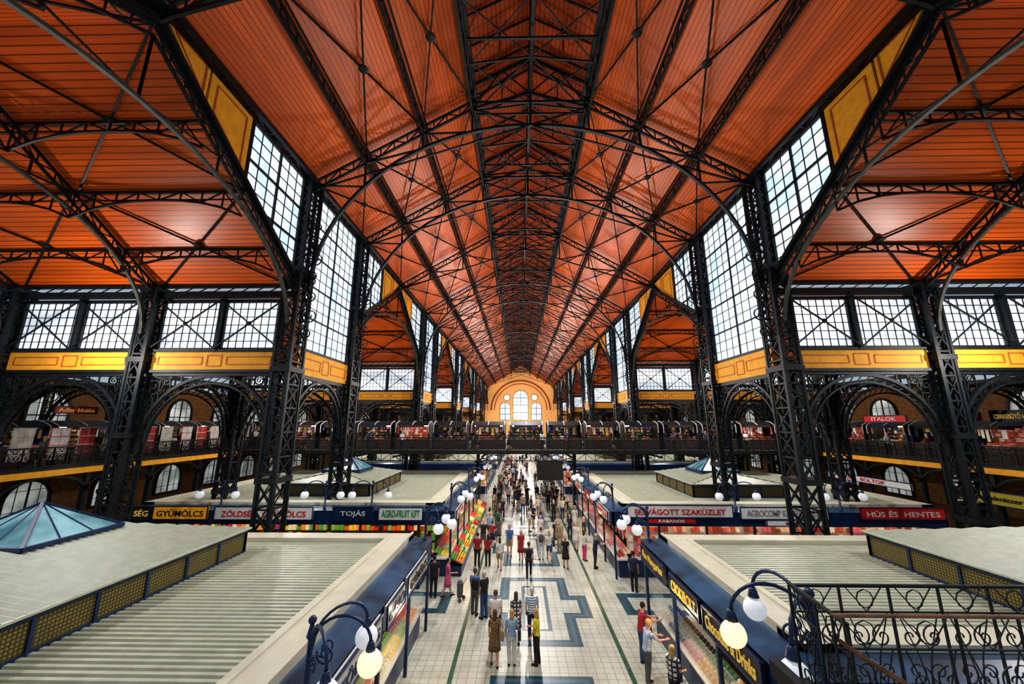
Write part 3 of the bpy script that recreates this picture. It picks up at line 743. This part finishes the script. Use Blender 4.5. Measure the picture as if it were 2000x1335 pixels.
    for mo in mons:
        xc,yc,wx,wy=mo[:4]; sk=(s*mo[4]-ox,mo[5]-oy) if len(mo)>4 else None
        monitor(r,s*xc-ox,yc-oy,wx,wy,sk)
    return r
labs={(-1):'navy fruit stall block with cream corrugated roof and raised vent',1:'navy meat and sweets stall block with cream corrugated roof'}
ends=[(3.0,17.0),(22.0,38.0),(46.0,62.0),(70,86),(94,110),(118,132)]
for i,(ya,yb) in enumerate(ends):
    for s in (-1,1):
        a=ya if not (i==0 and s>0) else 8.3
        if i==0: mons=[(14.6,10.4,8.0,8.6,14.9,11.8)] if s<0 else [(16.6,11.9,10.0,5.6,17.2,11.9)]
        elif i==1: mons=[(13.0,28.5,5.6,6.4)]
        else: mons=[(13.0,(ya+yb)/2,5.6,6.4)]
        block(s,a,yb,mons,'fruit' if s<0 else ('shop' if i==0 else 'meat'),labs[s])
SG=[("ZÖLDSÉG",(-22.0,21.9,3.2),2.4,.66,'-y','black','gold','black vegetable shop sign with golden capital letters'),
("GYÜMÖLCS",(-19.2,21.9,3.2),3.0,.66,'-y','orange','black','orange-yellow fruit shop sign with dark capital letters'),
("ZÖLDSÉG  GYÜMÖLCS",(-14.6,21.9,3.2),5.4,.66,'-y','white','red','white greengrocer sign with red letters'),
("TOJÁS",(-9.7,21.9,3.2),2.2,.66,'-y','blue','white','navy egg stall sign with white letters'),
("AGRO-FRUIT KFT",(-7.1,21.9,3.2),2.4,.66,'-y','white','green','white stall sign with green letters'),
("FELVÁGOTT SZAKÜZLET",(7.9,21.9,3.38),5.6,.62,'-y','white','red','white cold-cuts shop sign with red letters'),
("KABANOS",(7.4,21.88,2.9),2.6,.26,'-y','red','white','narrow red sign with white letters'),
("AGROCOMP KERESKEDELMI",(13.4,21.9,3.3),4.6,.6,'-y','white','grey','white trading shop sign with thin grey letters'),
("KOLBÁSZ",(14.0,21.88,2.82),3.2,.3,'-y','white','black','white sausage stall sign with black letters'),
("HÚS ÉS  HENTES",(19.6,21.9,3.3),4.4,.58,'-y','red','white','long red butcher sign with white letters'),
("Fine Hungarian",(4.22,15.4,2.97),2.4,.54,'-x','black','gold','black shop sign with golden lettering'),
("CSOKIBOLT",(4.22,12.7,2.97),2.0,.54,'-x','black','gold','black chocolate shop sign with golden letters'),
("Chocolate & Drinks",(4.22,10.2,2.97),2.5,.54,'-x','black','gold','black chocolate and drinks sign with golden letters'),
("ZÖLDSÉG",(-4.22,9.5,2.97),2.6,.56,'+x','white','blue','white vegetable stall sign with blue letters'),
("e-BIO",(-4.22,12.0,2.97),1.6,.56,'+x','white','blue','white organic stall sign with blue letters'),
("GYÜMÖLCS",(-4.22,14.4,2.97),2.6,.56,'+x','white','black','white fruit stall sign with black letters'),
("ZÖLDSÉG",(-4.22,24,2.97),3,.5,'+x','white','red','white vegetable stall sign with red letters'),
("GYÜMÖLCS",(-4.22,29,2.97),3,.5,'+x','white','green','white fruit stall sign with green letters'),
("HENTESÁRU",(4.22,24,2.97),3,.5,'-x','white','red','white butcher stall sign with red letters'),
("HÚS",(4.22,28.5,2.97),2.5,.5,'-x','red','white','red meat stall sign with white letters'),
("KOLBÁSZ",(4.22,33,2.97),3,.5,'-x','white','red','white sausage stall sign with red letters'),
("ZEK  BOLTOK",(25.8,31,3.75),7,.45,'-x','white','red','long white shop sign with red letters below the gallery'),
("Vegyes Élelmiszer",(25.8,23.2,3.9),3.6,.7,'-x','olive','black','olive-yellow grocery sign with dark letters below the gallery'),
("ITALOK",(27.2,30.0,8.3),3.4,.5,'-x','red','white','red drinks sign with white letters on the gallery'),
("Sütő",(27.2,24.6,8.4),1.6,.5,'-x','red','white','red bakery sign with white letters on the gallery'),
("CSIRKESÜTŐ HALSÜTŐ",(27.2,22.0,8.4),2.6,.6,'-x','black','gold','dark roast chicken and fish sign on the gallery'),
("Adler Huska",(-27.2,22.6,8.75),2.2,.4,'+x','red','gold','dark red textile shop sign on the gallery'),
]
for a in SG: sign(*a)
b=MB(); b.box((-1.1,-.06,-.75),(1.1,.06,.75))
o=O('display_screen',b.mesh('screen_panel',['black']),loc=(1.95,34.2,4.0),label='black display screen hanging under the footbridge',cat='screen')
b=MB(); b.beam((-.8,0,.75),(-.8,0,1.4),.05); b.beam((.8,0,.75),(.8,0,1.4),.05); b.beam((-1.1,-.07,-.75),(1.1,-.07,-.75),.05); b.beam((-1.1,-.07,.75),(1.1,-.07,.75),.05); O('hanger_frame',b.mesh('hanger_frame',['iron']),parent=o)
# ------------------------------------------------------------------ lamps
def lampmesh(gr=.205,dn=.6):
    b=MB(); b.tube([(0,0,-dn),(0,0,.1),(0,0,.12),(0,0,1.0),(0,0,1.05),(0,0,1.25)],[.07,.09,.055,.045,.08,.03],10); b.ball((0,0,1.3),.07)
    post=b.mesh('post',['blue'],True)
    b=MB(); pts=[(0,0,.75)]
    for i in range(13):
        t=math.pi*(1-i/12); pts.append((.55+.5*math.cos(t),0,.95+.42*math.sin(t)))
    b.tube(pts,.028,6); b.tube([(1.05,0,.98),(1.05,0,.84)],[.05,.09],8)
    spiral(b,(.28,0,.78),.16,1.5,math.pi,1,'x',.025)
    arm=b.mesh('lamp_arm',['blue'],True)
    b=MB(); b.ball((1.05,0,.66),gr,20,14); g=b.mesh('globe',['globe'],True); b=MB(); b.ball((1.05,0,.66),gr,20,14); g2=b.mesh('globe',['globeon'],True)
    return post,arm,g,g2
LP1=lampmesh()
def lamp(loc,angs,lit=(),lab='navy iron lamp with curved arms and opal globes',k=1.0,LP=None):
    LP=LP or LP1
    r=O('globe_lamp',None,loc=loc,label=lab,cat='lamp',group='stall lamps'); O('post',LP[0],parent=r); r.scale=(k,k,k)
    for i,a in enumerate(angs):
        O('lamp_arm',LP[1],parent=r,rz=a); g=O('globe',LP[3] if i in lit else LP[2],parent=r,rz=a)
        if i in lit: g['label']='glowing warm globe'
R=math.radians
lamp((-4.3,7.4,3.35),[R(50),R(0),R(-50)],(1,),'navy iron lamp with three curved arms, one globe glowing')
lamp((4.1,7.1,3.75),[R(103),R(167),R(222)],(1,),'navy iron lamp with three curved arms, one globe glowing',1.15,lampmesh(.175,3.25))
for y in (16.6,22.5,30.0,37.5,46.5,54,61.5,70.5,78,86,95,103,110):
    lamp((-4.5,y,3.33),[R(50),R(0),R(-50)]); lamp((4.5,y,3.33),[R(130),R(180),R(230)])
for x in (-17.2,-11.4,-8.8,11.0,16.6): lamp((x,22.1,3.5),[R(-20),R(200)])
for x in (-20.5,-14.3,14.3,20.5): lamp((x,46.1,3.33),[R(-40),R(220)])
# ------------------------------------------------------------------ stair
r=O('staircase',None,loc=(2.0,3.5,0),label='dark iron staircase with scroll balustrades and wooden handrail',cat='staircase')
b=MB()
for i in range(14):
    b.box((i*.28,0,GZ-.17*(i+1)-.05),((i+1)*.28,1.1,GZ-.17*(i+1)))
    b.box((i*.28,0,GZ-.17*(i+1)-.17),(i*.28+.02,1.1,GZ-.17*(i+1)))
b.box((-.1,0,GZ-.15),(0,1.1,GZ)); b.beam((0,0,GZ-.3),(4,0,GZ-2.7),.06,.3); b.beam((0,1.1,GZ-.3),(4,1.1,GZ-2.7),.06,.3)
O('steps',b.mesh('steps',['iron']),parent=r)
O('balustrade',railing(4.2,'iron',.45,.52),parent=r,loc=(.22,1.12,GZ-.42))
O('balustrade',railing(4.2,'wood',.38,.52),parent=r,loc=(.0,.25,GZ-.33))
O('balustrade',railing(.88,'iron',.45,.44),parent=r,loc=(.12,.25,GZ-.4),rz=math.pi/2-.12)
b=MB(); b.tube([(.0,.2,GZ+.6),(.15,.15,GZ+.5),(.9,-.45,GZ+.08),(1.3,-.75,GZ-.15)],.022,8); O('handrail',b.mesh('handrail',['wood'],True),parent=r)
b=MB(); b.box((6.2,5.3,0),(16,8.2,2.9),0)  # added box that fills the dark void behind the stair rail
for i in range(34): b.box((6.2+i*.29,5.3,2.9),(6.3+i*.29,8.2,2.95),1)
O('stairwell_dark_cover',b.mesh('stairwell_dark_cover',['iron','blue']),label='added dark slatted cover filling the dark void beside the staircase',cat='cover')
# ------------------------------------------------------------------ people
def remeshed(b,vox,matn,name):
    me=b.mesh(name,[matn]); o=bpy.data.objects.new('tmp',me); COL.objects.link(o)
    md=o.modifiers.new('r','REMESH'); md.mode='VOXEL'; md.voxel_size=vox; md.use_smooth_shade=True
    sm=o.modifiers.new('s','SMOOTH'); sm.iterations=3; sm.factor=.5
    bpy.context.view_layer.update()
    m2=bpy.data.meshes.new_from_object(o.evaluated_get(bpy.context.evaluated_depsgraph_get()))
    bpy.data.objects.remove(o); m2.materials.clear(); m2.materials.append(M[matn]); m2.name=name
    m2.polygons.foreach_set('use_smooth',[True]*len(m2.polygons))
    return m2
M['skin']=mat('skin',(0.58,0.33,0.23),.55,var=.05,scale=6); M['eye']=mat('eye',(0.03,0.02,0.02),.2)
def human(fem,la,ra,ll,rl_,lk=0.1,rk=0.1,lb=.25,rb=.25,dress=False,short=False,longhair=False,lean=0.0):
    w=.90 if fem else 1.0; S=.95 if fem else 1.02
    def leg(sx,l,k):
        h=V((sx*.095,0,.93)); kn=h+V((sx*.01,math.sin(l),-math.cos(l)))*.45; an=kn+V((0,math.sin(l-k),-math.cos(l-k)))*.42; return h,kn,an
    Lg=[leg(-1,ll,lk),leg(1,rl_,rk)]; zmin=min(x[2].z for x in Lg)-.07
    ly=lambda z: lean*(z-.95)
    def arm(sx,a,e):
        sh=V((sx*.175*w,ly(1.41),1.41)); el=sh+V((sx*.16,math.sin(a),-math.cos(a))).normalized()*.29; wr=el+V((-sx*.05,math.sin(a+e),-math.cos(a+e))).normalized()*.25
        d=(wr-el).normalized(); return sh,el,wr,d
    Ar=[arm(-1,la,lb),arm(1,ra,rb)]
    hy=ly(1.62)+.02
    b=MB()
    b.loft([(0,0,.84,.13*w,.10),(0,0,.93,.165,.115),(0,ly(1.08),1.08,.135*w,.10),(0,ly(1.25),1.25,.155*w,.11),(0,ly(1.38),1.38,.17*w,.10),(0,ly(1.44),1.44,.11*w,.075),(0,ly(1.48),1.48,.058,.058),(0,hy-.01,1.56,.052,.056)])
    b.loft([(0,hy+.015,1.53,.04,.05),(0,hy+.01,1.57,.062,.075),(0,hy,1.63,.074,.09),(0,hy-.005,1.69,.076,.095),(0,hy-.01,1.74,.064,.08),(0,hy-.01,1.77,.03,.04)])
    b.ball((0,hy+.095,1.635),(.014,.022,.02),8,6); b.ball((0,hy+.085,1.595),(.024,.012,.009),8,6)
    for sx in (-1,1): b.ball((sx*.076,hy,1.64),(.012,.02,.03),8,6)
    for i,(h,kn,an) in enumerate(Lg):
        b.tube([h+V((0,0,.03)),h.lerp(kn,.3),kn,kn.lerp(an,.3),an],[.085,.08,.055,.056,.036],12); b.ball(kn,.054)
        b.tube([an+V((0,-.04,-.03)),an+V((0,.05,-.035)),an+V((0,.16,-.05))],[.035,.036,.025],10)
    for i,(sh,el,wr,d) in enumerate(Ar):
        sx=-1 if i==0 else 1
        b.ball(sh,.055); b.tube([sh,sh.lerp(el,.4),el,el.lerp(wr,.3),wr],[.052,.046,.036,.036,.024],10); b.ball(el,.036)
        b.tube([wr,wr+d*.03,wr+d*.09],[.023,.034,.032],10)
        side=V((0,1,0)) if abs(d.y)<.8 else V((0,0,1)); side=(side-d*side.dot(d)).normalized(); nrm=d.cross(side)
        for f in range(4):
            o=wr+d*.085+side*(.027-.018*f); Lf=(.07,.078,.072,.055)[f]
            b.tube([o,o+d*Lf*.5,o+d*Lf*.9+nrm*(-sx*.018)],[.0085,.008,.007],6)
        b.tube([wr+d*.03+side*.03,wr+d*.055+side*.055,wr+d*.085+side*.06],[.011,.01,.008],6)
    out={}
    out['body']=remeshed(b,.0085,'skin','body')
    b=MB()
    b.loft([(0,0,.88,.165*w+.02,.125),(0,0,.95,.17+.012,.13),(0,ly(1.08),1.08,.15*w+.01,.118),(0,ly(1.25),1.25,.165*w+.012,.128),(0,ly(1.38),1.38,.175*w+.012,.113),(0,ly(1.45),1.45,.11*w+.01,.085),(0,ly(1.47),1.47,.07,.068)],16)
    for (sh,el,wr,d) in Ar:
        b.ball(sh,.068); q=sh.lerp(el,.65); b.tube([sh,q],[.066,.06],12)
    out['shirt']=remeshed(b,.013,'skin','shirt')
    if dress:
        b=MB(); b.loft([(0,0,.5,.23,.19),(0,0,.7,.21,.17),(0,0,.9,.19,.145),(0,0,1.0,.15,.12),(0,ly(1.06),1.06,.14,.115)],20); out['skirt']=b.mesh('skirt',['skin'],True)
    else:
        b=MB(); b.loft([(0,0,.82,.15,.115),(0,0,.9,.178,.13),(0,0,1.0,.16*w+.01,.12)],16)
        for (h,kn,an) in Lg:
            if short: b.tube([h+V((0,0,.03)),h.lerp(kn,.5),h.lerp(kn,.85)],[.1,.098,.092],12)
            else: b.tube([h+V((0,0,.03)),h.lerp(kn,.4),kn,kn.lerp(an,.5),an+V((0,0,.0))],[.1,.09,.072,.068,.06],12)
            if not short: b.ball(kn,.07)
        out['trousers']=remeshed(b,.013,'skin','trousers')
    b=MB()
    b.ball((0,hy-.022,1.675),(.088,.098,.105),16,10)
    if longhair: b.loft([(0,hy-.08,1.42,.06,.03),(0,hy-.075,1.5,.085,.045),(0,hy-.06,1.6,.085,.06),(0,hy-.05,1.68,.07,.05)],12)
    out['hair']=b.mesh('hair',['skin'],True)
    for v in out['hair'].vertices:
        if v.co.y>hy+.045 and v.co.z<1.72: v.co.y=hy+.045-(v.co.y-hy)*.2
    for i,(h,kn,an) in enumerate(Lg):
        b=MB(); b.tube([an+V((0,-.055,-.035)),an+V((0,-.02,-.03)),an+V((0,.06,-.038)),an+V((0,.17,-.05)),an+V((0,.2,-.052))],[.03,.045,.045,.035,.015],10)
        out['shoe%d'%i]=b.mesh('shoe',['skin'],True)
    for i,sx in enumerate((-1,1)):
        b=MB(); b.ball((sx*.03,hy+.084,1.65),(.012,.008,.008),8,6); out['eye%d'%i]=b.mesh('eye',['eye'],True)
    for me in out.values(): me.transform(Matrix.Scale(S,4)@Matrix.Translation((0,0,-zmin)))
    return out
TP={
'ms':human(False,.05,-.05,.03,-.03),
'mw':human(False,.45,-.4,-.35,.4,.35,.05,.3,.2),
'mb':human(False,.3,.9,.08,-.05,.1,.1,.4,.9,short=True),
'fs':human(True,.1,.2,.02,-.02,lb=.4,rb=1.1,longhair=True),
'fw':human(True,-.4,.4,.35,-.3,.05,.3,longhair=True,short=True),
'fd':human(True,.2,-.2,.15,-.15,dress=True,longhair=True),
'fd2':human(True,.1,.3,.25,-.25,.05,.25,.3,1.2,dress=True),
'mr':human(False,.9,1.0,.05,-.05,.1,.1,.5,.6,lean=.15),
}
COLS={'wh':(.70,.70,.68),'nv':(.015,.025,.07),'bk':(.015,.015,.017),'rd':(.33,.02,.03),'pk':(.6,.10,.22),'yl':(.80,.68,.05),'bl':(.07,.16,.38),'lb':(.3,.45,.65),'gr':(.10,.10,.11),'be':(.35,.28,.18),'jn':(.03,.07,.16),'gn':(.04,.15,.08),'ol':(.15,.15,.06),'pu':(.15,.06,.18),'br':(.10,.045,.02),'bd':(.5,.34,.14),'wt':(.55,.53,.5)}
for k,c in COLS.items(): G('cloth_'+k,c,.8)
M['cloth_st']=mat('cloth_st',(.75,.78,.8),.8,stripe=([2],.08,.4,.2),color2=(.05,.2,.4))
M['cloth_lp']=mat('cloth_lp',(.28,.17,.08),.8,var=.4,scale=25)
M['cloth_ck']=mat('cloth_ck',(.65,.7,.8),.8,stripe=([0,2],.06,.25,.3),color2=(.15,.25,.5))
M['cloth_fl']=mat('cloth_fl',(.7,.7,.7),.8,stripe=([0,2],.13,.4,.3),color2=(.03,.03,.04))
CN={'wh':'white','nv':'navy','bk':'black','rd':'dark red','pk':'pink','yl':'yellow','bl':'blue','lb':'light blue','gr':'grey','be':'beige','jn':'denim','gn':'green','ol':'olive','pu':'purple','br':'brown','st':'striped','lp':'leopard print','ck':'checkered','fl':'black-and-white patterned','bd':'blond','wt':'grey'}
def setm(o,k):
    o.material_slots[0].link='OBJECT'; o.material_slots[0].material=M['cloth_'+k]
b=MB(); b.box((-.13,-.05,-.16),(.13,.05,.14)); b.tube([(-.1,0,.14),(-.06,0,.35),(.0,0,.45),(.06,0,.35),(.1,0,.14)],.012,6); bagm=b.mesh('shoulder_bag',['skin'])
b=MB(); b.loft([(0,0,0,.13,.06),(0,-.01,.15,.16,.09),(0,0,.35,.15,.08),(0,0,.44,.08,.05)],12); b.tube([(-.1,.05,.4),(-.11,.12,.3),(-.1,.08,.08)],.015,6); b.tube([(.1,.05,.4),(.11,.12,.3),(.1,.08,.08)],.015,6); packm=b.mesh('backpack',['skin'],True)
def person(x,y,tp,top,bot,hair,rz=0,near=True,h=1.0,bag=None,pack=None,desc='walking',z=0.0,grp='market visitors'):
    t=TP[tp]
    lab='person in %s top and %s %s, %s'%(CN[top],CN[bot],'skirt' if 'skirt' in t else ('shorts' if tp in('mb','fw') else 'trousers'),desc)
    if 'skirt' in t and top==bot: lab='person in %s dress, %s in the aisle'%(CN[top],desc)
    r=O('person',t['body'],loc=(x,y,z),rz=rz,label=lab,cat='person',group=grp); r.scale=(h,h,h)
    for k,me in t.items():
        if k=='body':continue
        if k.startswith('eye') and not near: continue
        o=O(k.rstrip('01'),me,parent=r)
        if k=='shirt': setm(o,top)
        elif k in('skirt','trousers'): setm(o,bot)
        elif k=='hair': setm(o,hair)
        elif k.startswith('shoe'): setm(o,'bk')
    if bag:
        o=O('shoulder_bag',bagm,loc=(x+.27*h,y-.02,.95*h),rz=rz+1.4,label='%s shoulder bag hanging at a visitor side'%CN[bag],cat='bag'); setm(o,bag)
    if pack:
        o=O('backpack',packm,loc=(x,y-.17,1.02),rz=rz,label='%s backpack worn by a visitor'%CN[pack],cat='backpack'); setm(o,pack)
PL=[(-1.55,14.75,'fd','lp','lp','br',0.1,'be',None),(-.97,14.8,'fs','lb','wh','bd',0.15,'nv',None),(-.12,14.85,'fs','yl','bk','bd',1.2,None,None),
(-.22,16.3,'ms','st','nv','wt',.1,None,None),(-.83,16.2,'fd','fl','fl','br',0,None,None),(-1.6,16.0,'ms','wh','nv','br',0,None,None),
(-2.2,17.9,'ms','bk','jn','wt',.9,None,None),(-2.62,18.2,'ms','bl','gr','br',-.4,None,'bk'),(-4.1,19.9,'fd2','pk','pk','bk',-1.3,None,None),(-4.75,19.8,'ms','bk','bk','bk',.2,None,None),
(-.19,22.2,'mw','gr','bk','br',0,None,'bk'),(-1.8,23.4,'fw','wh','be','br',0,None,None),(-2.5,23.8,'fs','rd','bk','bk',.3,None,None),(-3.1,23.7,'ms','rd','bk','bk',0,None,None),
(.62,24.9,'ms','wh','wh','br',0,None,'gr'),(1.1,24.8,'fw','wh','jn','bd',0,'bk',None),(1.93,23.6,'fd','bk','bk','bk',3.1,None,None),(3.2,24.8,'fs','wh','pk','br',-1,None,None),(3.6,23.6,'mr','nv','bk','wt',-1.4,None,None),
(4.9,20.6,'ms','nv','bk','bk',-.5,None,None),(3.35,13.9,'mr','ck','gr','bd',-1.4,None,None),(3.72,12.7,'fs','fl','bk','bd',-.9,None,None),(3.55,15.1,'mr','rd','jn','bk',-1.4,None,None),
(-.6,24.7,'fd','rd','rd','br',3.0,None,None),(-1.3,25.5,'mb','bl','be','bk',3.1,None,None)]
for (x,y,tp,a,c,hh,rz,bg,pk) in PL: person(x,y,tp,a,c,hh,rz,True,bag=bg,pack=pk,desc='standing' if tp in('ms','fs','fd') else 'walking')
used=[(p[0],p[1]) for p in PL]
ck=['wh','wh','nv','bk','bk','nv','rd','bl','lb','gr','gr','be','bk','gn','wh','pu','bk','nv']; hk=['bk','br','br','bk','bd','wt']
n=0; tries=0
while n<165 and tries<8000:
    tries+=1
    y=26.5+ (random.random()**1.1)*55
    x=random.uniform(-3.2,3.5) if random.random()<.55 else random.choice([random.uniform(-3.2,-2.2),random.uniform(2.6,3.7)])
    if y<34 and random.random()<.4: continue
    if any((x-a)**2+(y-c)**2<.24 for a,c in used): continue
    used.append((x,y)); n+=1
    tp=random.choice(['ms','mw','mb','fs','fw','fd','fd2']); top=random.choice(ck)
    person(x,y,tp,top,top if tp=='fd' else random.choice(['bk','nv','jn','be','gr','bk']),random.choice(hk),random.choice([0,.2,-.3,3.14,2.9,1.4,-1.4]),False,h=random.uniform(.92,1.05),desc='walking' if tp in('mw','fw','fd2') else 'standing')
for i in range(14):
    tp=random.choice(['ms','fs','fd']); top=random.choice(ck)
    person(-20+i*3.0+random.uniform(-1,1),35.8,tp,top,'bk',random.choice(hk),random.choice([0,3.1,1.5]),False,z=GZ,grp='visitors on the footbridge',desc='standing')
for s in (-1,1):
    for i in range(8):
        tp=random.choice(['ms','fs','fd']); top=random.choice(ck)
        person(s*27.2,18.5+i*2.9,tp,top,'bk',random.choice(hk),random.choice([0,3.1,1.5]),False,z=GZ,grp='visitors on the gallery',desc='standing')
b=MB(); b.loft([(0,0,.15,.14,.1),(0,0,.3,.17,.13),(0,0,.75,.17,.13),(0,0,.85,.1,.08)],12); b.tube([(0,-.12,.15),(0,-.16,.7),(0,-.35,1.0)],.015,6)
for sx in (-1,1): b.tube([(sx*.17,-.1,.09),(sx*.2,-.1,.09)],.09,14)
O('shopping_trolley',b.mesh('shopping_trolley',['cloth_gr']),loc=(-3.45,19.5,0),rz=1.2,label='grey two-wheeled fabric shopping trolley',cat='shopping trolley')
# ------------------------------------------------------------------ fruit
FK=[]
for (nm,c,rad,fl) in (('orange',(.9,.3,.02),.06,1),('apple',(.6,.03,.03),.06,.9),('lemon',(.9,.7,.05),.055,1.3),('green_pepper',(.1,.35,.05),.065,1.25),('cabbage',(.35,.55,.2),.11,.9),('tomato',(.8,.06,.02),.055,.8)):
    G('fruit_'+nm,c,.35)
    b=MB(); b.ball((0,0,0),(rad,rad,rad*fl),12,8,0); b.tube([(0,0,rad*fl*.9),(.006,0,rad*fl*1.2)],.006,5,1)
    FK.append((nm,b.mesh(nm,['fruit_'+nm,'cloth_gn'],True),rad))
def stand(x,y0_,y1_,s,lab):
    b=MB(); b.add([(x,y0_,.55),(x,y1_,.55),(x+s*.75,y1_,.85),(x+s*.75,y0_,.85)],[(0,1,2,3)],0)
    b.box((x+s*.05,y0_,0),(x+s*.75,y1_,.5),1)
    k=int((y1_-y0_)/.8)
    for i in range(k+1):
        y=y0_+(y1_-y0_)*i/k; b.beam((x,y,.6),(x+s*.75,y,.9),.03,.08,m=0)
    b.beam((x,y0_,.58),(x,y1_,.58),.03,.1,m=0)
    O('fruit_stand',b.mesh('fruit_stand',['wood','blue']),label=lab,cat='fruit stand',group='fruit stands')
def heap(x,y0_,y1_,s,cnt,lab,P_):
    b=MB(); K=len(P_)
    for i in range(cnt):
        t=random.random(); y=random.uniform(y0_+.05,y1_-.05); b.ball((x+s*.75*t,y,.62+.3*t+.1*random.random()),.07,6,4,(int(y/.8)*5+(1 if t>.5 else 0))%K)
    O('fruit_heap',b.mesh('fruit_heap',P_,True),label=lab,cat='fruit',kind='stuff')
stand(-3.75,30.1,37.8,-1,'slanted wooden fruit stand with crates beside the aisle')
stand(-3.75,22.3,30.0,-1,'slanted wooden fruit stand with crates beside the aisle')
stand(-5.6,20.7,21.9,-1,'slanted wooden fruit stand at the stall corner')
nf=0; yy=22.4
while yy<29.9 and nf<290:
    cell=int((yy-22.3)/.8)
    for j in range(6):
        nm,me,rad=FK[(cell*2+ (j//3)*3)%6]
        if rad>.1 and j%2: continue
        t=(j+.5)/6; x=-3.75-.75*t; z=.57+.3*t+rad*.9
        O(nm,me,loc=(x,yy+random.uniform(-.03,.03),z),rz=random.random()*6,label='ripe %s in the slanted fruit stand'%nm.replace('_',' '),cat='vegetable' if nm in('green_pepper','cabbage') else 'fruit',group='produce on the fruit stand'); nf+=1
    yy+=.17
heap(-3.75,30.1,37.8,-1,900,'heap of mixed coloured fruit on the wooden stand',PAL['fruit'])
heap(-5.6,20.7,21.9,-1,220,'heap of mixed vegetables at the stall corner',PAL['fruit'])
# ------------------------------------------------------------------ lights & world
w=bpy.data.worlds.new('World'); sc.world=w; w.use_nodes=True
bg=w.node_tree.nodes['Background']; bg.inputs[0].default_value=(.70,.84,1,1); bg.inputs[1].default_value=.45
def light(t,loc,e,c=(1,1,1),size=.3,spot=None):
    l=bpy.data.lights.new('fill_light',t); l.energy=e; l.color=c; l.shadow_soft_size=size  # added fill lights, no fixtures belong to them
    if spot: l.spot_size=spot; l.spot_blend=1.0
    o=bpy.data.objects.new('fill_light',l); o.location=loc
    COL.objects.link(o)
for y in (13,29,48,70,95,120):
    light('SPOT',(0,y,20.5),6300,(.95,.98,1),.15,math.radians(150))
    light('POINT',(0,y+8,12.5),1300 if y<20 else 3000,(1,.93,.88),.1)
for y in (11,30,52):
    for s in (-1,1):
        light('SPOT',(s*17,y,14.5),2600,(.95,.98,1),.15,math.radians(155))
        light('POINT',(s*20,y+4,11),800,(1,.95,.9),.1)
for y in (13,26,34,50):
    for s in (-1,1): light('POINT',(s*4.0,y,2.4),65,(1,.72,.42),.05)
# ------------------------------------------------------------------ camera
cam=bpy.data.cameras.new('camera'); cam.sensor_width=36; cam.lens=740/2000*36; cam.clip_start=.05; cam.clip_end=500
co=bpy.data.objects.new('camera',cam); co.location=(-.7,0,8.0); co.rotation_euler=(math.radians(90+12.05),0,math.radians(1.0)); COL.objects.link(co); sc.camera=co
sc.view_settings.view_transform='Standard'
try: sc.view_settings.look='Medium High Contrast'
except Exception:
    try: sc.view_settings.look='High Contrast'
    except Exception: pass
